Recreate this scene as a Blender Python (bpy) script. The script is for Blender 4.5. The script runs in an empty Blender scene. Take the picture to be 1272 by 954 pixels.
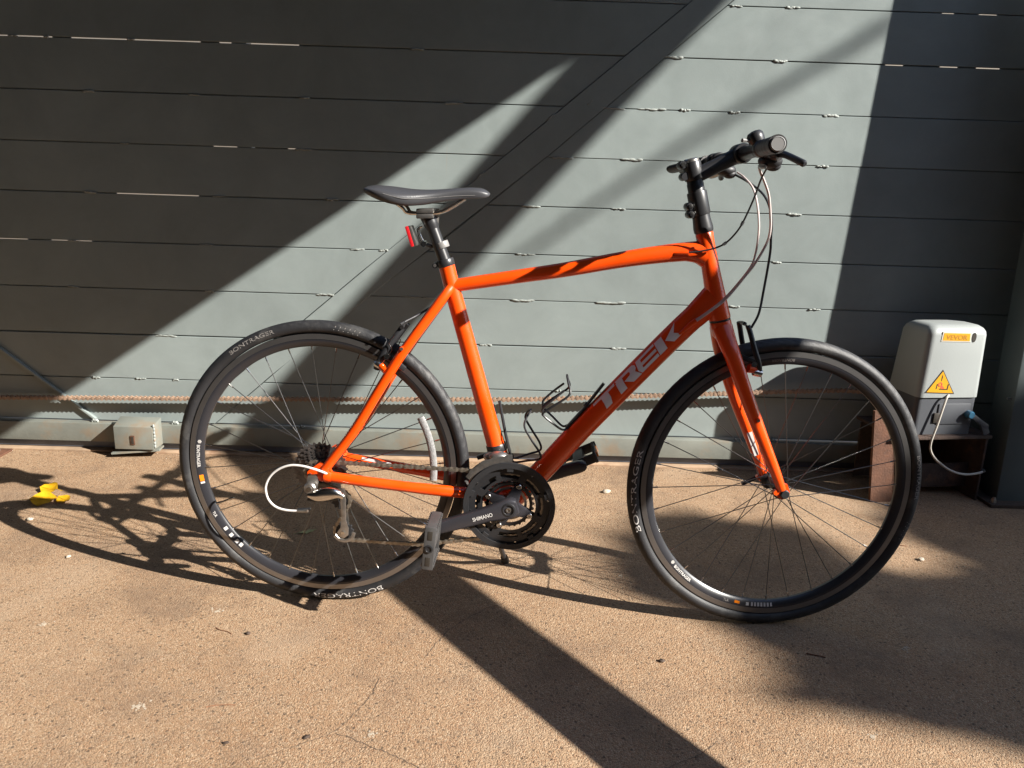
import bpy, bmesh, math, random
from mathutils import Vector, Matrix
R = math.radians
random.seed(7)
SC = bpy.context.scene
COL = SC.collection

# ------------------------------------------------------------------ camera
cam_d = bpy.data.cameras.new('camera')
cam_d.sensor_width = 36.0
cam_d.lens = 36.0 * 962.54 / 1272.0
cam_d.clip_start = 0.05
cam_d.clip_end = 600.0
cam = bpy.data.objects.new('camera', cam_d)
COL.objects.link(cam)
cam.matrix_world = Matrix(((0.99951769, -0.02934878, -0.01015111, 0.0),
                           (-0.00245047, 0.25132132, -0.96790061, -2.714623),
                           (0.03095789, 0.96745865, 0.25112819, 0.99662),
                           (0, 0, 0, 1)))
SC.camera = cam

# ------------------------------------------------------------------ light
SUN = Vector((1.494, -0.745, 1.0)).normalized()
world = bpy.data.worlds.new('World')
SC.world = world
world.use_nodes = True
wn = world.node_tree.nodes
bg = wn['Background']
sky = wn.new('ShaderNodeTexSky')
sky.sky_type = 'NISHITA'
sky.sun_disc = False
sky.sun_elevation = math.asin(SUN.z)
sky.sun_rotation = math.atan2(SUN.x, SUN.y)
sky.air_density = 1.0
sky.dust_density = 0.4
sky.ozone_density = 2.0
world.node_tree.links.new(sky.outputs[0], bg.inputs[0])
bg.inputs[1].default_value = 0.078
sun_d = bpy.data.lights.new('sun', 'SUN')
sun_d.energy = 5.0
sun_d.angle = R(0.47)
sun_d.color = (1.0, 0.95, 0.87)
sun = bpy.data.objects.new('sun', sun_d)
COL.objects.link(sun)
sun.location = (8, -6, 8)
sun.rotation_euler = (-SUN).to_track_quat('-Z', 'Y').to_euler()
SC.view_settings.view_transform = 'Standard'
SC.view_settings.look = 'None'
SC.view_settings.exposure = 1.46
SC.view_settings.gamma = 1.0
SC.view_settings.use_curve_mapping = False
SC.cycles.use_denoising = True
SC.cycles.max_bounces = 8

# ------------------------------------------------------------------ materials
def mat(name, col, rough=0.5, metal=0.0, coat=0.0, var=0.0, vscale=8.0, bump=0.0, bscale=60.0, spec=0.5,
        col2=None, c2lo=0.55, c2hi=0.7, c2scale=6.0, rvar=0.0, trans=0.0):
    m = bpy.data.materials.new(name)
    m.use_nodes = True
    nt = m.node_tree
    b = nt.nodes['Principled BSDF']
    b.inputs['Base Color'].default_value = (*col, 1)
    b.inputs['Roughness'].default_value = rough
    b.inputs['Metallic'].default_value = metal
    b.inputs['Coat Weight'].default_value = coat
    b.inputs['Coat Roughness'].default_value = 0.05
    b.inputs['Specular IOR Level'].default_value = spec
    if trans:
        b.inputs['Transmission Weight'].default_value = trans
    tc = nt.nodes.new('ShaderNodeTexCoord')
    out = None
    if var:
        n = nt.nodes.new('ShaderNodeTexNoise')
        n.inputs['Scale'].default_value = vscale
        n.inputs['Detail'].default_value = 6
        nt.links.new(tc.outputs['Object'], n.inputs['Vector'])
        r = nt.nodes.new('ShaderNodeMapRange')
        r.inputs[3].default_value = 1 - var
        r.inputs[4].default_value = 1 + var
        r.inputs[1].default_value = 0.3
        r.inputs[2].default_value = 0.7
        nt.links.new(n.outputs[0], r.inputs[0])
        mx = nt.nodes.new('ShaderNodeMix')
        mx.data_type = 'RGBA'
        mx.blend_type = 'MULTIPLY'
        mx.inputs[0].default_value = 1
        mx.inputs[6].default_value = (*col, 1)
        nt.links.new(r.outputs[0], mx.inputs[7])
        out = mx.outputs[2]
    if col2:
        n = nt.nodes.new('ShaderNodeTexNoise')
        n.inputs['Scale'].default_value = c2scale
        n.inputs['Detail'].default_value = 8
        n.inputs['Roughness'].default_value = 0.65
        nt.links.new(tc.outputs['Object'], n.inputs['Vector'])
        r = nt.nodes.new('ShaderNodeMapRange')
        r.inputs[1].default_value = c2lo
        r.inputs[2].default_value = c2hi
        nt.links.new(n.outputs[0], r.inputs[0])
        mx = nt.nodes.new('ShaderNodeMix')
        mx.data_type = 'RGBA'
        nt.links.new(r.outputs[0], mx.inputs[0])
        mx.inputs[6].default_value = (*col, 1)
        if out:
            nt.links.new(out, mx.inputs[6])
        mx.inputs[7].default_value = (*col2, 1)
        out = mx.outputs[2]
    if out:
        nt.links.new(out, b.inputs['Base Color'])
    if rvar:
        n = nt.nodes.new('ShaderNodeTexNoise')
        n.inputs['Scale'].default_value = 14
        n.inputs['Detail'].default_value = 5
        nt.links.new(tc.outputs['Object'], n.inputs['Vector'])
        r = nt.nodes.new('ShaderNodeMapRange')
        r.inputs[1].default_value = 0.3
        r.inputs[2].default_value = 0.7
        r.inputs[3].default_value = max(0.02, rough - rvar)
        r.inputs[4].default_value = min(1, rough + rvar)
        nt.links.new(n.outputs[0], r.inputs[0])
        nt.links.new(r.outputs[0], b.inputs['Roughness'])
    if bump:
        n = nt.nodes.new('ShaderNodeTexNoise')
        n.inputs['Scale'].default_value = bscale
        n.inputs['Detail'].default_value = 5
        nt.links.new(tc.outputs['Object'], n.inputs['Vector'])
        bp = nt.nodes.new('ShaderNodeBump')
        bp.inputs['Strength'].default_value = bump
        bp.inputs['Distance'].default_value = 0.002
        nt.links.new(n.outputs[0], bp.inputs['Height'])
        nt.links.new(bp.outputs[0], b.inputs['Normal'])
    return m

def ground_material():
    m = bpy.data.materials.new('exposed_aggregate_concrete')
    m.use_nodes = True
    nt = m.node_tree
    L = nt.links.new
    b = nt.nodes['Principled BSDF']
    b.inputs['Roughness'].default_value = 0.85
    b.inputs['Specular IOR Level'].default_value = 0.25
    tc = nt.nodes.new('ShaderNodeTexCoord')
    def noise(scale, det=6, rough=0.6):
        n = nt.nodes.new('ShaderNodeTexNoise')
        n.inputs['Scale'].default_value = scale
        n.inputs['Detail'].default_value = det
        n.inputs['Roughness'].default_value = rough
        L(tc.outputs['Object'], n.inputs['Vector'])
        return n
    def rng(src, lo, hi, a=0.0, c=1.0):
        r = nt.nodes.new('ShaderNodeMapRange')
        r.inputs[1].default_value = lo
        r.inputs[2].default_value = hi
        r.inputs[3].default_value = a
        r.inputs[4].default_value = c
        L(src, r.inputs[0])
        return r.outputs[0]
    def mix(f, a, c, mode='MIX'):
        x = nt.nodes.new('ShaderNodeMix')
        x.data_type = 'RGBA'
        x.blend_type = mode
        for i, v in ((0, f), (6, a), (7, c)):
            if hasattr(v, 'is_linked'):
                L(v, x.inputs[i])
            elif i == 0:
                x.inputs[0].default_value = v
            else:
                x.inputs[i].default_value = (*v, 1)
        return x.outputs[2]
    big = noise(1.3, 6, 0.65)
    midn = noise(9.0, 6)
    c = mix(rng(big.outputs[0], 0.36, 0.66), (0.280, 0.178, 0.104), (0.335, 0.228, 0.142))
    c = mix(rng(midn.outputs[0], 0.52, 0.72, 0, 0.45), c, (0.235, 0.17, 0.115))
    # individual grains of stone in the matrix
    v = nt.nodes.new('ShaderNodeTexVoronoi')
    v.inputs['Scale'].default_value = 330
    L(tc.outputs['Object'], v.inputs['Vector'])
    sep = nt.nodes.new('ShaderNodeSeparateColor')
    L(v.outputs['Color'], sep.inputs[0])
    c = mix(rng(sep.outputs[0], 0.76, 0.84, 0, 0.5), c, (0.09, 0.062, 0.045))
    c = mix(rng(sep.outputs[1], 0.76, 0.84, 0, 0.45), c, (0.46, 0.35, 0.24))
    c = mix(rng(sep.outputs[2], 0.80, 0.85, 0, 0.5), c, (0.26, 0.135, 0.07))
    v2 = nt.nodes.new('ShaderNodeTexVoronoi')
    v2.inputs['Scale'].default_value = 95
    L(tc.outputs['Object'], v2.inputs['Vector'])
    sep2 = nt.nodes.new('ShaderNodeSeparateColor')
    L(v2.outputs['Color'], sep2.inputs[0])
    spot = rng(v2.outputs['Distance'], 0.22, 0.34, 1, 0)
    mm = nt.nodes.new('ShaderNodeMath')
    mm.operation = 'MULTIPLY'
    L(spot, mm.inputs[0])
    L(rng(sep2.outputs[0], 0.72, 0.80, 0, 0.75), mm.inputs[1])
    c = mix(mm.outputs[0], c, (0.07, 0.05, 0.036))
    fine = noise(420, 3)
    c = mix(1.0, c, mix(rng(fine.outputs[0], 0.3, 0.7), (0.72, 0.72, 0.72), (1.2, 1.2, 1.2)), 'MULTIPLY')
    # worn stains
    st = noise(3.1, 7, 0.7)
    c = mix(rng(st.outputs[0], 0.50, 0.68, 0, 0.7), c, (0.150, 0.100, 0.068))
    st2 = noise(2.3, 4, 0.6)
    st2.inputs['Distortion'].default_value = 0.6
    c = mix(rng(st2.outputs[0], 0.57, 0.75, 0, 0.35), c, (0.38, 0.29, 0.205))
    L(c, b.inputs['Base Color'])
    bp = nt.nodes.new('ShaderNodeBump')
    bp.inputs['Strength'].default_value = 0.55
    bp.inputs['Distance'].default_value = 0.0022
    hsum = nt.nodes.new('ShaderNodeMath')
    hsum.operation = 'ADD'
    L(rng(v.outputs['Distance'], 0.0, 0.7, 1, 0), hsum.inputs[0])
    L(noise(150, 5).outputs[0], hsum.inputs[1])
    L(hsum.outputs[0], bp.inputs['Height'])
    L(bp.outputs[0], b.inputs['Normal'])
    return m

def gate_material():
    m = mat('gate_paint', (0.218, 0.252, 0.248), 0.38, var=0.06, vscale=2.5, spec=0.45, rvar=0.08)
    nt = m.node_tree
    L = nt.links.new
    b = nt.nodes['Principled BSDF']
    src = b.inputs['Base Color'].links[0].from_socket
    tc = nt.nodes.new('ShaderNodeTexCoord')
    # long vertical rust runs, sparse
    mp = nt.nodes.new('ShaderNodeMapping')
    mp.inputs['Scale'].default_value = (26, 26, 1.6)
    L(tc.outputs['Object'], mp.inputs[0])
    n = nt.nodes.new('ShaderNodeTexNoise')
    n.inputs['Scale'].default_value = 1.0
    n.inputs['Detail'].default_value = 4
    L(mp.outputs[0], n.inputs['Vector'])
    r = nt.nodes.new('ShaderNodeMapRange')
    r.inputs[1].default_value = 0.73
    r.inputs[2].default_value = 0.80
    r.inputs[4].default_value = 0.45
    L(n.outputs[0], r.inputs[0])
    mx = nt.nodes.new('ShaderNodeMix')
    mx.data_type = 'RGBA'
    L(r.outputs[0], mx.inputs[0])
    L(src, mx.inputs[6])
    mx.inputs[7].default_value = (0.30, 0.20, 0.11, 1)
    oi = nt.nodes.new('ShaderNodeObjectInfo')
    sm = nt.nodes.new('ShaderNodeTexNoise')
    sm.inputs['Scale'].default_value = 4.2
    sm.inputs['Detail'].default_value = 8
    sm.inputs['Roughness'].default_value = 0.7
    sm.inputs['Distortion'].default_value = 0.5
    L(tc.outputs['Object'], sm.inputs['Vector'])
    s1 = nt.nodes.new('ShaderNodeMapRange')
    s1.inputs[1].default_value = 0.35
    s1.inputs[2].default_value = 0.70
    s1.inputs[3].default_value = 0.90
    s1.inputs[4].default_value = 1.07
    L(sm.outputs[0], s1.inputs[0])
    s2 = nt.nodes.new('ShaderNodeMapRange')
    s2.inputs[3].default_value = 0.94
    s2.inputs[4].default_value = 1.05
    L(oi.outputs['Random'], s2.inputs[0])
    pr = nt.nodes.new('ShaderNodeMath')
    pr.operation = 'MULTIPLY'
    L(s1.outputs[0], pr.inputs[0])
    L(s2.outputs[0], pr.inputs[1])
    m2 = nt.nodes.new('ShaderNodeMix')
    m2.data_type = 'RGBA'
    m2.blend_type = 'MULTIPLY'
    m2.inputs[0].default_value = 1
    L(mx.outputs[2], m2.inputs[6])
    L(pr.outputs[0], m2.inputs[7])
    L(m2.outputs[2], b.inputs['Base Color'])
    # gentle waviness of the steel sheet and orange peel of the paint
    a = nt.nodes.new('ShaderNodeTexNoise')
    a.inputs['Scale'].default_value = 3.5
    L(tc.outputs['Object'], a.inputs['Vector'])
    c = nt.nodes.new('ShaderNodeTexNoise')
    c.inputs['Scale'].default_value = 240
    L(tc.outputs['Object'], c.inputs['Vector'])
    b1 = nt.nodes.new('ShaderNodeBump')
    b1.inputs['Distance'].default_value = 0.010
    b1.inputs['Strength'].default_value = 0.35
    L(a.outputs[0], b1.inputs['Height'])
    b2 = nt.nodes.new('ShaderNodeBump')
    b2.inputs['Distance'].default_value = 0.0006
    b2.inputs['Strength'].default_value = 0.35
    L(c.outputs[0], b2.inputs['Height'])
    L(b1.outputs[0], b2.inputs['Normal'])
    L(b2.outputs[0], b.inputs['Normal'])
    return m

M = {}
M['ground'] = ground_material()
M['gate'] = gate_material()
M['gate_dusty'] = mat('gate_paint_dusty', (0.165, 0.175, 0.155), 0.55, var=0.15, vscale=9, col2=(0.20, 0.145, 0.095), c2lo=0.52, c2hi=0.72, c2scale=8, bump=0.2)
M['gate_edge'] = mat('gate_edge_primer', (0.34, 0.28, 0.21), 0.6, var=0.2, vscale=20)
M['weld'] = mat('painted_weld', (0.235, 0.255, 0.24), 0.5, var=0.25, vscale=60, col2=(0.26, 0.15, 0.08), c2lo=0.58, c2hi=0.66, c2scale=25, bump=0.6, bscale=220)
M['shade_steel'] = mat('shade_blue_steel', (0.10, 0.115, 0.15), 0.5, var=0.2, vscale=12)  # blue-grey tone stands in for sky-lit shade under the bottom rail
M['track'] = mat('dusty_track_steel', (0.36, 0.25, 0.165), 0.75, var=0.2, vscale=10, col2=(0.24, 0.13, 0.075), c2scale=9, bump=0.5)
M['rust'] = mat('rusty_steel_with_shade', (0.10, 0.042, 0.022), 0.8, var=0.35, vscale=25, col2=(0.06, 0.028, 0.018), c2scale=12, bump=0.8, bscale=150)  # rust brown, darkened to put shade on the left bracket leg
M['rust_shaded'] = mat('shaded_rusty_steel', (0.050, 0.030, 0.022), 0.8, var=0.35, vscale=25, col2=(0.13, 0.06, 0.032), c2lo=0.56, c2hi=0.7, c2scale=14, bump=0.8, bscale=150)  # darker copy of the rust, carries the shade on the motor bracket
M['rust_light'] = mat('light_rust_chain', (0.27, 0.18, 0.125), 0.7, metal=0.1, var=0.3, vscale=60, bump=0.4)
M['post'] = mat('pillar_paint', (0.085, 0.105, 0.105), 0.5, var=0.15, vscale=5, bump=0.15, bscale=120)
M['cover'] = mat('opener_cover_plastic', (0.285, 0.305, 0.30), 0.42, var=0.03, vscale=5, bump=0.15, bscale=320)
M['base_plastic'] = mat('opener_base_plastic', (0.075, 0.08, 0.09), 0.45, bump=0.15, bscale=300)
M['label_yellow'] = mat('label_yellow', (0.56, 0.27, 0.008), 0.45)
M['label_white'] = mat('label_white', (0.50, 0.47, 0.40), 0.45)
M['label_black'] = mat('label_black', (0.03, 0.025, 0.02), 0.5)
M['label_red'] = mat('label_red', (0.6, 0.09, 0.04), 0.5)
M['label_orange'] = mat('label_orange_text', (0.36, 0.16, 0.02), 0.5)
M['cord_white'] = mat('white_cord', (0.46, 0.43, 0.38), 0.5, var=0.06, vscale=30)
M['blue_knob'] = mat('blue_key_cap', (0.05, 0.16, 0.26), 0.3)
M['orange'] = mat('orange_frame_paint', (0.80, 0.068, 0.002), 0.36, coat=0.8, rvar=0.10, spec=0.3, var=0.05, vscale=14)
M['silver_letter'] = mat('silver_letters', (0.80, 0.76, 0.76), 0.4)
M['rubber'] = mat('tyre_rubber', (0.016, 0.016, 0.018), 0.58, var=0.25, vscale=14, bump=0.25, bscale=350, col2=(0.075, 0.072, 0.068), c2lo=0.50, c2hi=0.74, c2scale=16)
M['rim_black'] = mat('black_rim', (0.022, 0.022, 0.026), 0.3, spec=0.6)
M['alloy'] = mat('brake_track_alloy', (0.26, 0.25, 0.245), 0.34, metal=0.9, var=0.08, vscale=20)
M['chrome'] = mat('polished_alloy', (0.62, 0.60, 0.57), 0.2, metal=1.0)
M['spoke'] = mat('stainless_spoke', (0.20, 0.195, 0.19), 0.3, metal=1.0)
M['steel'] = mat('bare_steel', (0.36, 0.34, 0.32), 0.35, metal=0.9, var=0.2, vscale=80)
M['dark_steel'] = mat('cassette_steel', (0.17, 0.155, 0.15), 0.38, metal=0.85, var=0.3, vscale=70)
M['chain'] = mat('chain_steel', (0.30, 0.265, 0.22), 0.4, metal=0.85, var=0.3, vscale=120)
M['black_metal'] = mat('black_anodised', (0.020, 0.020, 0.022), 0.36, spec=0.5)
M['black_plastic'] = mat('black_plastic', (0.022, 0.022, 0.024), 0.5, bump=0.1, bscale=300)
M['crank'] = mat('satin_black_crank', (0.028, 0.027, 0.032), 0.34, spec=0.6)
M['saddle'] = mat('black_saddle_vinyl', (0.042, 0.042, 0.046), 0.40, spec=0.6, bump=0.18, bscale=420)
M['pedal'] = mat('grey_pedal_resin', (0.055, 0.053, 0.053), 0.55, var=0.2, vscale=40)
M['red_lens'] = mat('red_lens', (0.50, 0.015, 0.02), 0.15, spec=0.7)
M['amber'] = mat('amber_reflector', (0.75, 0.20, 0.01), 0.2, spec=0.7)
M['clear'] = mat('clear_reflector', (0.27, 0.27, 0.27), 0.25, var=0.2, vscale=150, bump=0.6, bscale=300)
M['white_print'] = mat('white_print', (0.50, 0.48, 0.46), 0.5)
M['grey_print'] = mat('grey_print', (0.20, 0.185, 0.175), 0.5)
M['grip'] = mat('grip_rubber', (0.030, 0.028, 0.028), 0.5, bump=0.3, bscale=220)
M['plug'] = mat('grey_bar_plug', (0.20, 0.195, 0.19), 0.4)
M['pink_cable'] = mat('silver_cable_housing', (0.55, 0.47, 0.45), 0.35)
M['white_cable'] = mat('white_cable_housing', (0.58, 0.56, 0.54), 0.35)
M['yellow_leaf'] = mat('yellow_leaf', (0.50, 0.27, 0.006), 0.5, var=0.2, vscale=60, col2=(0.45, 0.22, 0.02), c2scale=50, c2lo=0.6)
M['green_leaf'] = mat('sunlit_green_leaf', (0.40, 0.40, 0.20), 0.55, var=0.2, vscale=60)  # leaf green lightened to stand for sun falling on it
M['pale_stone'] = mat('pale_stone', (0.40, 0.34, 0.27), 0.8, var=0.2, vscale=80)
M['dark_bit'] = mat('debris_and_shade', (0.05, 0.032, 0.022), 0.8, var=0.3, vscale=120)
M['twig'] = mat('dry_twig', (0.20, 0.095, 0.05), 0.8, var=0.3, vscale=90)
M['splat'] = mat('chalky_white', (0.36, 0.30, 0.23), 0.85, var=0.15, vscale=90)
M['crack'] = mat('crack_dirt', (0.10, 0.07, 0.05), 0.95)
M['wall_pale'] = mat('pale_render', (0.20, 0.175, 0.145), 0.9, var=0.1, vscale=2, bump=0.3)
M['sheet'] = mat('galvanised_sheet', (0.34, 0.33, 0.31), 0.5, metal=0.3, var=0.15, vscale=3)
M['beam'] = mat('painted_beam', (0.22, 0.20, 0.17), 0.6, var=0.15, vscale=6)
M['sky_block'] = mat('dark_sky_block', (0.055, 0.052, 0.05), 0.9, var=0.1, vscale=2)  # near black so the added light blockers bounce little light
M['leaf'] = mat('tree_leaf', (0.06, 0.095, 0.035), 0.6, var=0.3, vscale=3)
M['bark'] = mat('tree_bark', (0.14, 0.10, 0.07), 0.9, var=0.3, vscale=18, bump=1.0, bscale=40)

# ------------------------------------------------------------------ helpers
def link(o, parent=None):
    COL.objects.link(o)
    if parent:
        o.parent = parent
    return o

def empty(name, parent=None, mtx=None):
    o = bpy.data.objects.new(name, None)
    o.empty_display_size = 0.05
    link(o, parent)
    if mtx is not None:
        o.matrix_basis = mtx
    return o

def tag(o, label=None, cat=None, group=None, kind=None):
    if label:
        o['label'] = label
    if cat:
        o['category'] = cat
    if group:
        o['group'] = group
    if kind:
        o['kind'] = kind
    return o

def frames(pts, up=None):
    n = len(pts)
    T = []
    for i in range(n):
        a = pts[max(0, i - 1)]
        b = pts[min(n - 1, i + 1)]
        t = (b - a)
        T.append(t.normalized() if t.length > 1e-9 else Vector((0, 0, 1)))
    ref = up if up is not None else (Vector((0, 0, 1)) if abs(T[0].z) < 0.9 else Vector((1, 0, 0)))
    n1 = (ref - T[0] * ref.dot(T[0])).normalized()
    out = []
    for i in range(n):
        if up is not None:
            n1 = (up - T[i] * up.dot(T[i])).normalized()
        else:
            n1 = (n1 - T[i] * n1.dot(T[i])).normalized()
        out.append((T[i], n1, T[i].cross(n1)))
    return out

def cr(pts, k=6):
    P = [Vector(p) for p in pts]
    out = []
    n = len(P)
    for i in range(n - 1):
        p0 = P[i - 1] if i > 0 else P[0] * 2 - P[1]
        p1, p2 = P[i], P[i + 1]
        p3 = P[i + 2] if i + 2 < n else P[-1] * 2 - P[-2]
        for j in range(k):
            t = j / k
            out.append(0.5 * ((2 * p1) + (p2 - p0) * t + (2 * p0 - 5 * p1 + 4 * p2 - p3) * t * t + (3 * p1 - p0 - 3 * p2 + p3) * t ** 3))
    out.append(P[-1])
    return out

class MB:
    def __init__(s):
        s.v = []
        s.f = []
        s.m = []
        s.cur = 0
    def add(s, vs, fs):
        o = len(s.v)
        s.v += [tuple(v) for v in vs]
        s.f += [tuple(i + o for i in f) for f in fs]
        s.m += [s.cur] * len(fs)
    def tube(s, pts, r, seg=10, cap=True, up=None, closed=False):
        P = [Vector(p) for p in pts]
        n = len(P)
        fr = frames(P, up)
        if closed:
            fr = []
            for i in range(n):
                t = (P[(i + 1) % n] - P[i - 1]).normalized()
                u = up if up is not None else Vector((0, 1, 0))
                n1 = (u - t * u.dot(t)).normalized()
                fr.append((t, n1, t.cross(n1)))
        vs = []
        fs = []
        for i in range(n):
            rr = r[i] if isinstance(r, (list, tuple)) else r
            ra, rb = rr if isinstance(rr, (list, tuple)) else (rr, rr)
            for j in range(seg):
                a = 2 * math.pi * j / seg
                vs.append(P[i] + fr[i][1] * (ra * math.cos(a)) + fr[i][2] * (rb * math.sin(a)))
        m = n if closed else n - 1
        for i in range(m):
            i2 = (i + 1) % n
            for j in range(seg):
                j2 = (j + 1) % seg
                fs.append((i * seg + j, i * seg + j2, i2 * seg + j2, i2 * seg + j))
        if cap and not closed:
            fs.append(tuple(reversed(range(seg))))
            fs.append(tuple(range((n - 1) * seg, n * seg)))
        s.add(vs, fs)
    def box(s, c, size, rot=None):
        c = Vector(c)
        h = Vector(size) * 0.5
        vs = []
        for x in (-1, 1):
            for y in (-1, 1):
                for z in (-1, 1):
                    p = Vector((x * h.x, y * h.y, z * h.z))
                    if rot is not None:
                        p = rot @ p
                    vs.append(c + p)
        s.add(vs, [(0, 1, 3, 2), (4, 6, 7, 5), (0, 4, 5, 1), (2, 3, 7, 6), (0, 2, 6, 4), (1, 5, 7, 3)])
    def bar(s, a, b, w, h, up=(0, 1, 0)):
        """box between two points: w along up-ish, h across"""
        a, b = Vector(a), Vector(b)
        t = (b - a)
        L = t.length
        t.normalize()
        u = Vector(up)
        u = (u - t * u.dot(t)).normalized()
        q = t.cross(u)
        rot = Matrix((t, u, q)).transposed()
        s.box((a + b) / 2, (L, w, h), rot)
    def prism(s, poly, fn, d0, d1):
        """poly 2-D, fn(u,v,d) -> 3-D point"""
        n = len(poly)
        area = sum(poly[i][0] * poly[(i + 1) % n][1] - poly[(i + 1) % n][0] * poly[i][1] for i in range(n))
        if area < 0:
            poly = poly[::-1]
        vs = [fn(u, v, d0) for u, v in poly] + [fn(u, v, d1) for u, v in poly]
        fs = [tuple(range(n - 1, -1, -1)), tuple(range(n, 2 * n))]
        fs += [(i, (i + 1) % n, n + (i + 1) % n, n + i) for i in range(n)]
        s.add(vs, fs)
    def lathe(s, prof, o, axis, seg=24, closed=False, cap=True):
        o = Vector(o)
        ax = Vector(axis).normalized()
        ref = Vector((0, 0, 1)) if abs(ax.z) < 0.9 else Vector((1, 0, 0))
        n1 = (ref - ax * ref.dot(ax)).normalized()
        n2 = ax.cross(n1)
        n = len(prof)
        vs = []
        fs = []
        for r, a in prof:
            for j in range(seg):
                t = 2 * math.pi * j / seg
                vs.append(o + ax * a + n1 * (r * math.cos(t)) + n2 * (r * math.sin(t)))
        m = n if closed else n - 1
        for i in range(m):
            i2 = (i + 1) % n
            for j in range(seg):
                j2 = (j + 1) % seg
                fs.append((i * seg + j, i * seg + j2, i2 * seg + j2, i2 * seg + j))
        if cap and not closed:
            fs.append(tuple(reversed(range(seg))))
            fs.append(tuple(range((n - 1) * seg, n * seg)))
        s.add(vs, fs)
    def ball(s, c, r, sc=(1, 1, 1), seg=12, rings=8):
        prof = []
        vs = []
        fs = []
        c = Vector(c)
        for i in range(rings + 1):
            th = math.pi * i / rings
            for j in range(seg):
                a = 2 * math.pi * j / seg
                vs.append(c + Vector((r * sc[0] * math.sin(th) * math.cos(a), r * sc[1] * math.sin(th) * math.sin(a), r * sc[2] * math.cos(th))))
        for i in range(rings):
            for j in range(seg):
                j2 = (j + 1) % seg
                fs.append((i * seg + j, (i + 1) * seg + j, (i + 1) * seg + j2, i * seg + j2))
        s.add(vs, fs)
    def ring(s, c, ri, ro, y0, y1, teeth=0, td=0.004, seg=48, holes=None):
        """annulus in the XZ plane (axis Y), optional teeth"""
        c = Vector(c)
        if teeth:
            N = teeth * 4
            rad = [ro if (k % 4) in (0, 1) else ro - td for k in range(N)]
        else:
            N = seg
            rad = [ro] * N
        vs = []
        for y in (y0, y1):
            for k in range(N):
                a = 2 * math.pi * k / N
                vs.append(c + Vector((rad[k] * math.cos(a), y, rad[k] * math.sin(a))))
            for k in range(N):
                a = 2 * math.pi * k / N
                vs.append(c + Vector((ri * math.cos(a), y, ri * math.sin(a))))
        fs = []
        for k in range(N):
            k2 = (k + 1) % N
            fs.append((k, k2, N + k2, N + k))
            fs.append((2 * N + k, 3 * N + k, 3 * N + k2, 2 * N + k2))
            fs.append((k, 2 * N + k, 2 * N + k2, k2))
            fs.append((N + k, N + k2, 3 * N + k2, 3 * N + k))
        s.add(vs, fs)
    def build(s, name, m, parent=None, bevel=0.0, smooth=35, seg=2, mtx=None, fixn=True):
        me = bpy.data.meshes.new(name)
        me.from_pydata(s.v, [], s.f)
        mats = m if isinstance(m, (list, tuple)) else [m]
        for x in mats:
            me.materials.append(M[x] if isinstance(x, str) else x)
        if len(mats) > 1:
            for p, i in zip(me.polygons, s.m):
                p.material_index = i
        bm = bmesh.new()
        bm.from_mesh(me)
        if fixn:
            bmesh.ops.recalc_face_normals(bm, faces=bm.faces)
        if bevel:
            ed = [e for e in bm.edges if len(e.link_faces) == 2 and e.calc_face_angle(0) > R(28)]
            bmesh.ops.bevel(bm, geom=ed, offset=bevel, segments=seg, profile=0.6, affect='EDGES', clamp_overlap=True)
        bm.to_mesh(me)
        bm.free()
        if smooth:
            me.polygons.foreach_set('use_smooth', [True] * len(me.polygons))
            me.set_sharp_from_angle(angle=R(smooth))
        o = bpy.data.objects.new(name, me)
        link(o, parent)
        if mtx is not None:
            o.matrix_basis = mtx
        return o

def inst(o, mtx, parent=None, name=None):
    c = bpy.data.objects.new(name or o.name.split('.')[0], o.data)
    link(c, parent)
    c.matrix_basis = mtx
    return c

_fc = {}
def text2d(txt, size=1.0, bold=0.0):
    """flat text as (verts, faces, width), baseline at 0, left at 0"""
    key = (txt, bold)
    if key not in _fc:
        cu = bpy.data.curves.new('t', 'FONT')
        cu.body = txt
        cu.size = 1.0
        cu.offset = bold
        cu.resolution_u = 3
        ob = bpy.data.objects.new('t', cu)
        COL.objects.link(ob)
        dg = bpy.context.evaluated_depsgraph_get()
        me = bpy.data.meshes.new_from_object(ob.evaluated_get(dg))
        vs = [(v.co.x, v.co.y) for v in me.vertices]
        fs = [tuple(p.vertices) for p in me.polygons]
        bpy.data.objects.remove(ob)
        bpy.data.curves.remove(cu)
        bpy.data.meshes.remove(me)
        x0 = min(v[0] for v in vs)
        vs = [(v[0] - x0, v[1]) for v in vs]
        _fc[key] = (vs, fs, max(v[0] for v in vs))
    vs, fs, w = _fc[key]
    return [(a * size, b * size) for a, b in vs], fs, w * size

def thing(name, label, cat, loc=(0, 0, 0), rz=0.0, group=None):
    o = empty(name)
    o.location = loc
    o.rotation_euler = (0, 0, rz)
    return tag(o, label, cat, group)

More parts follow.
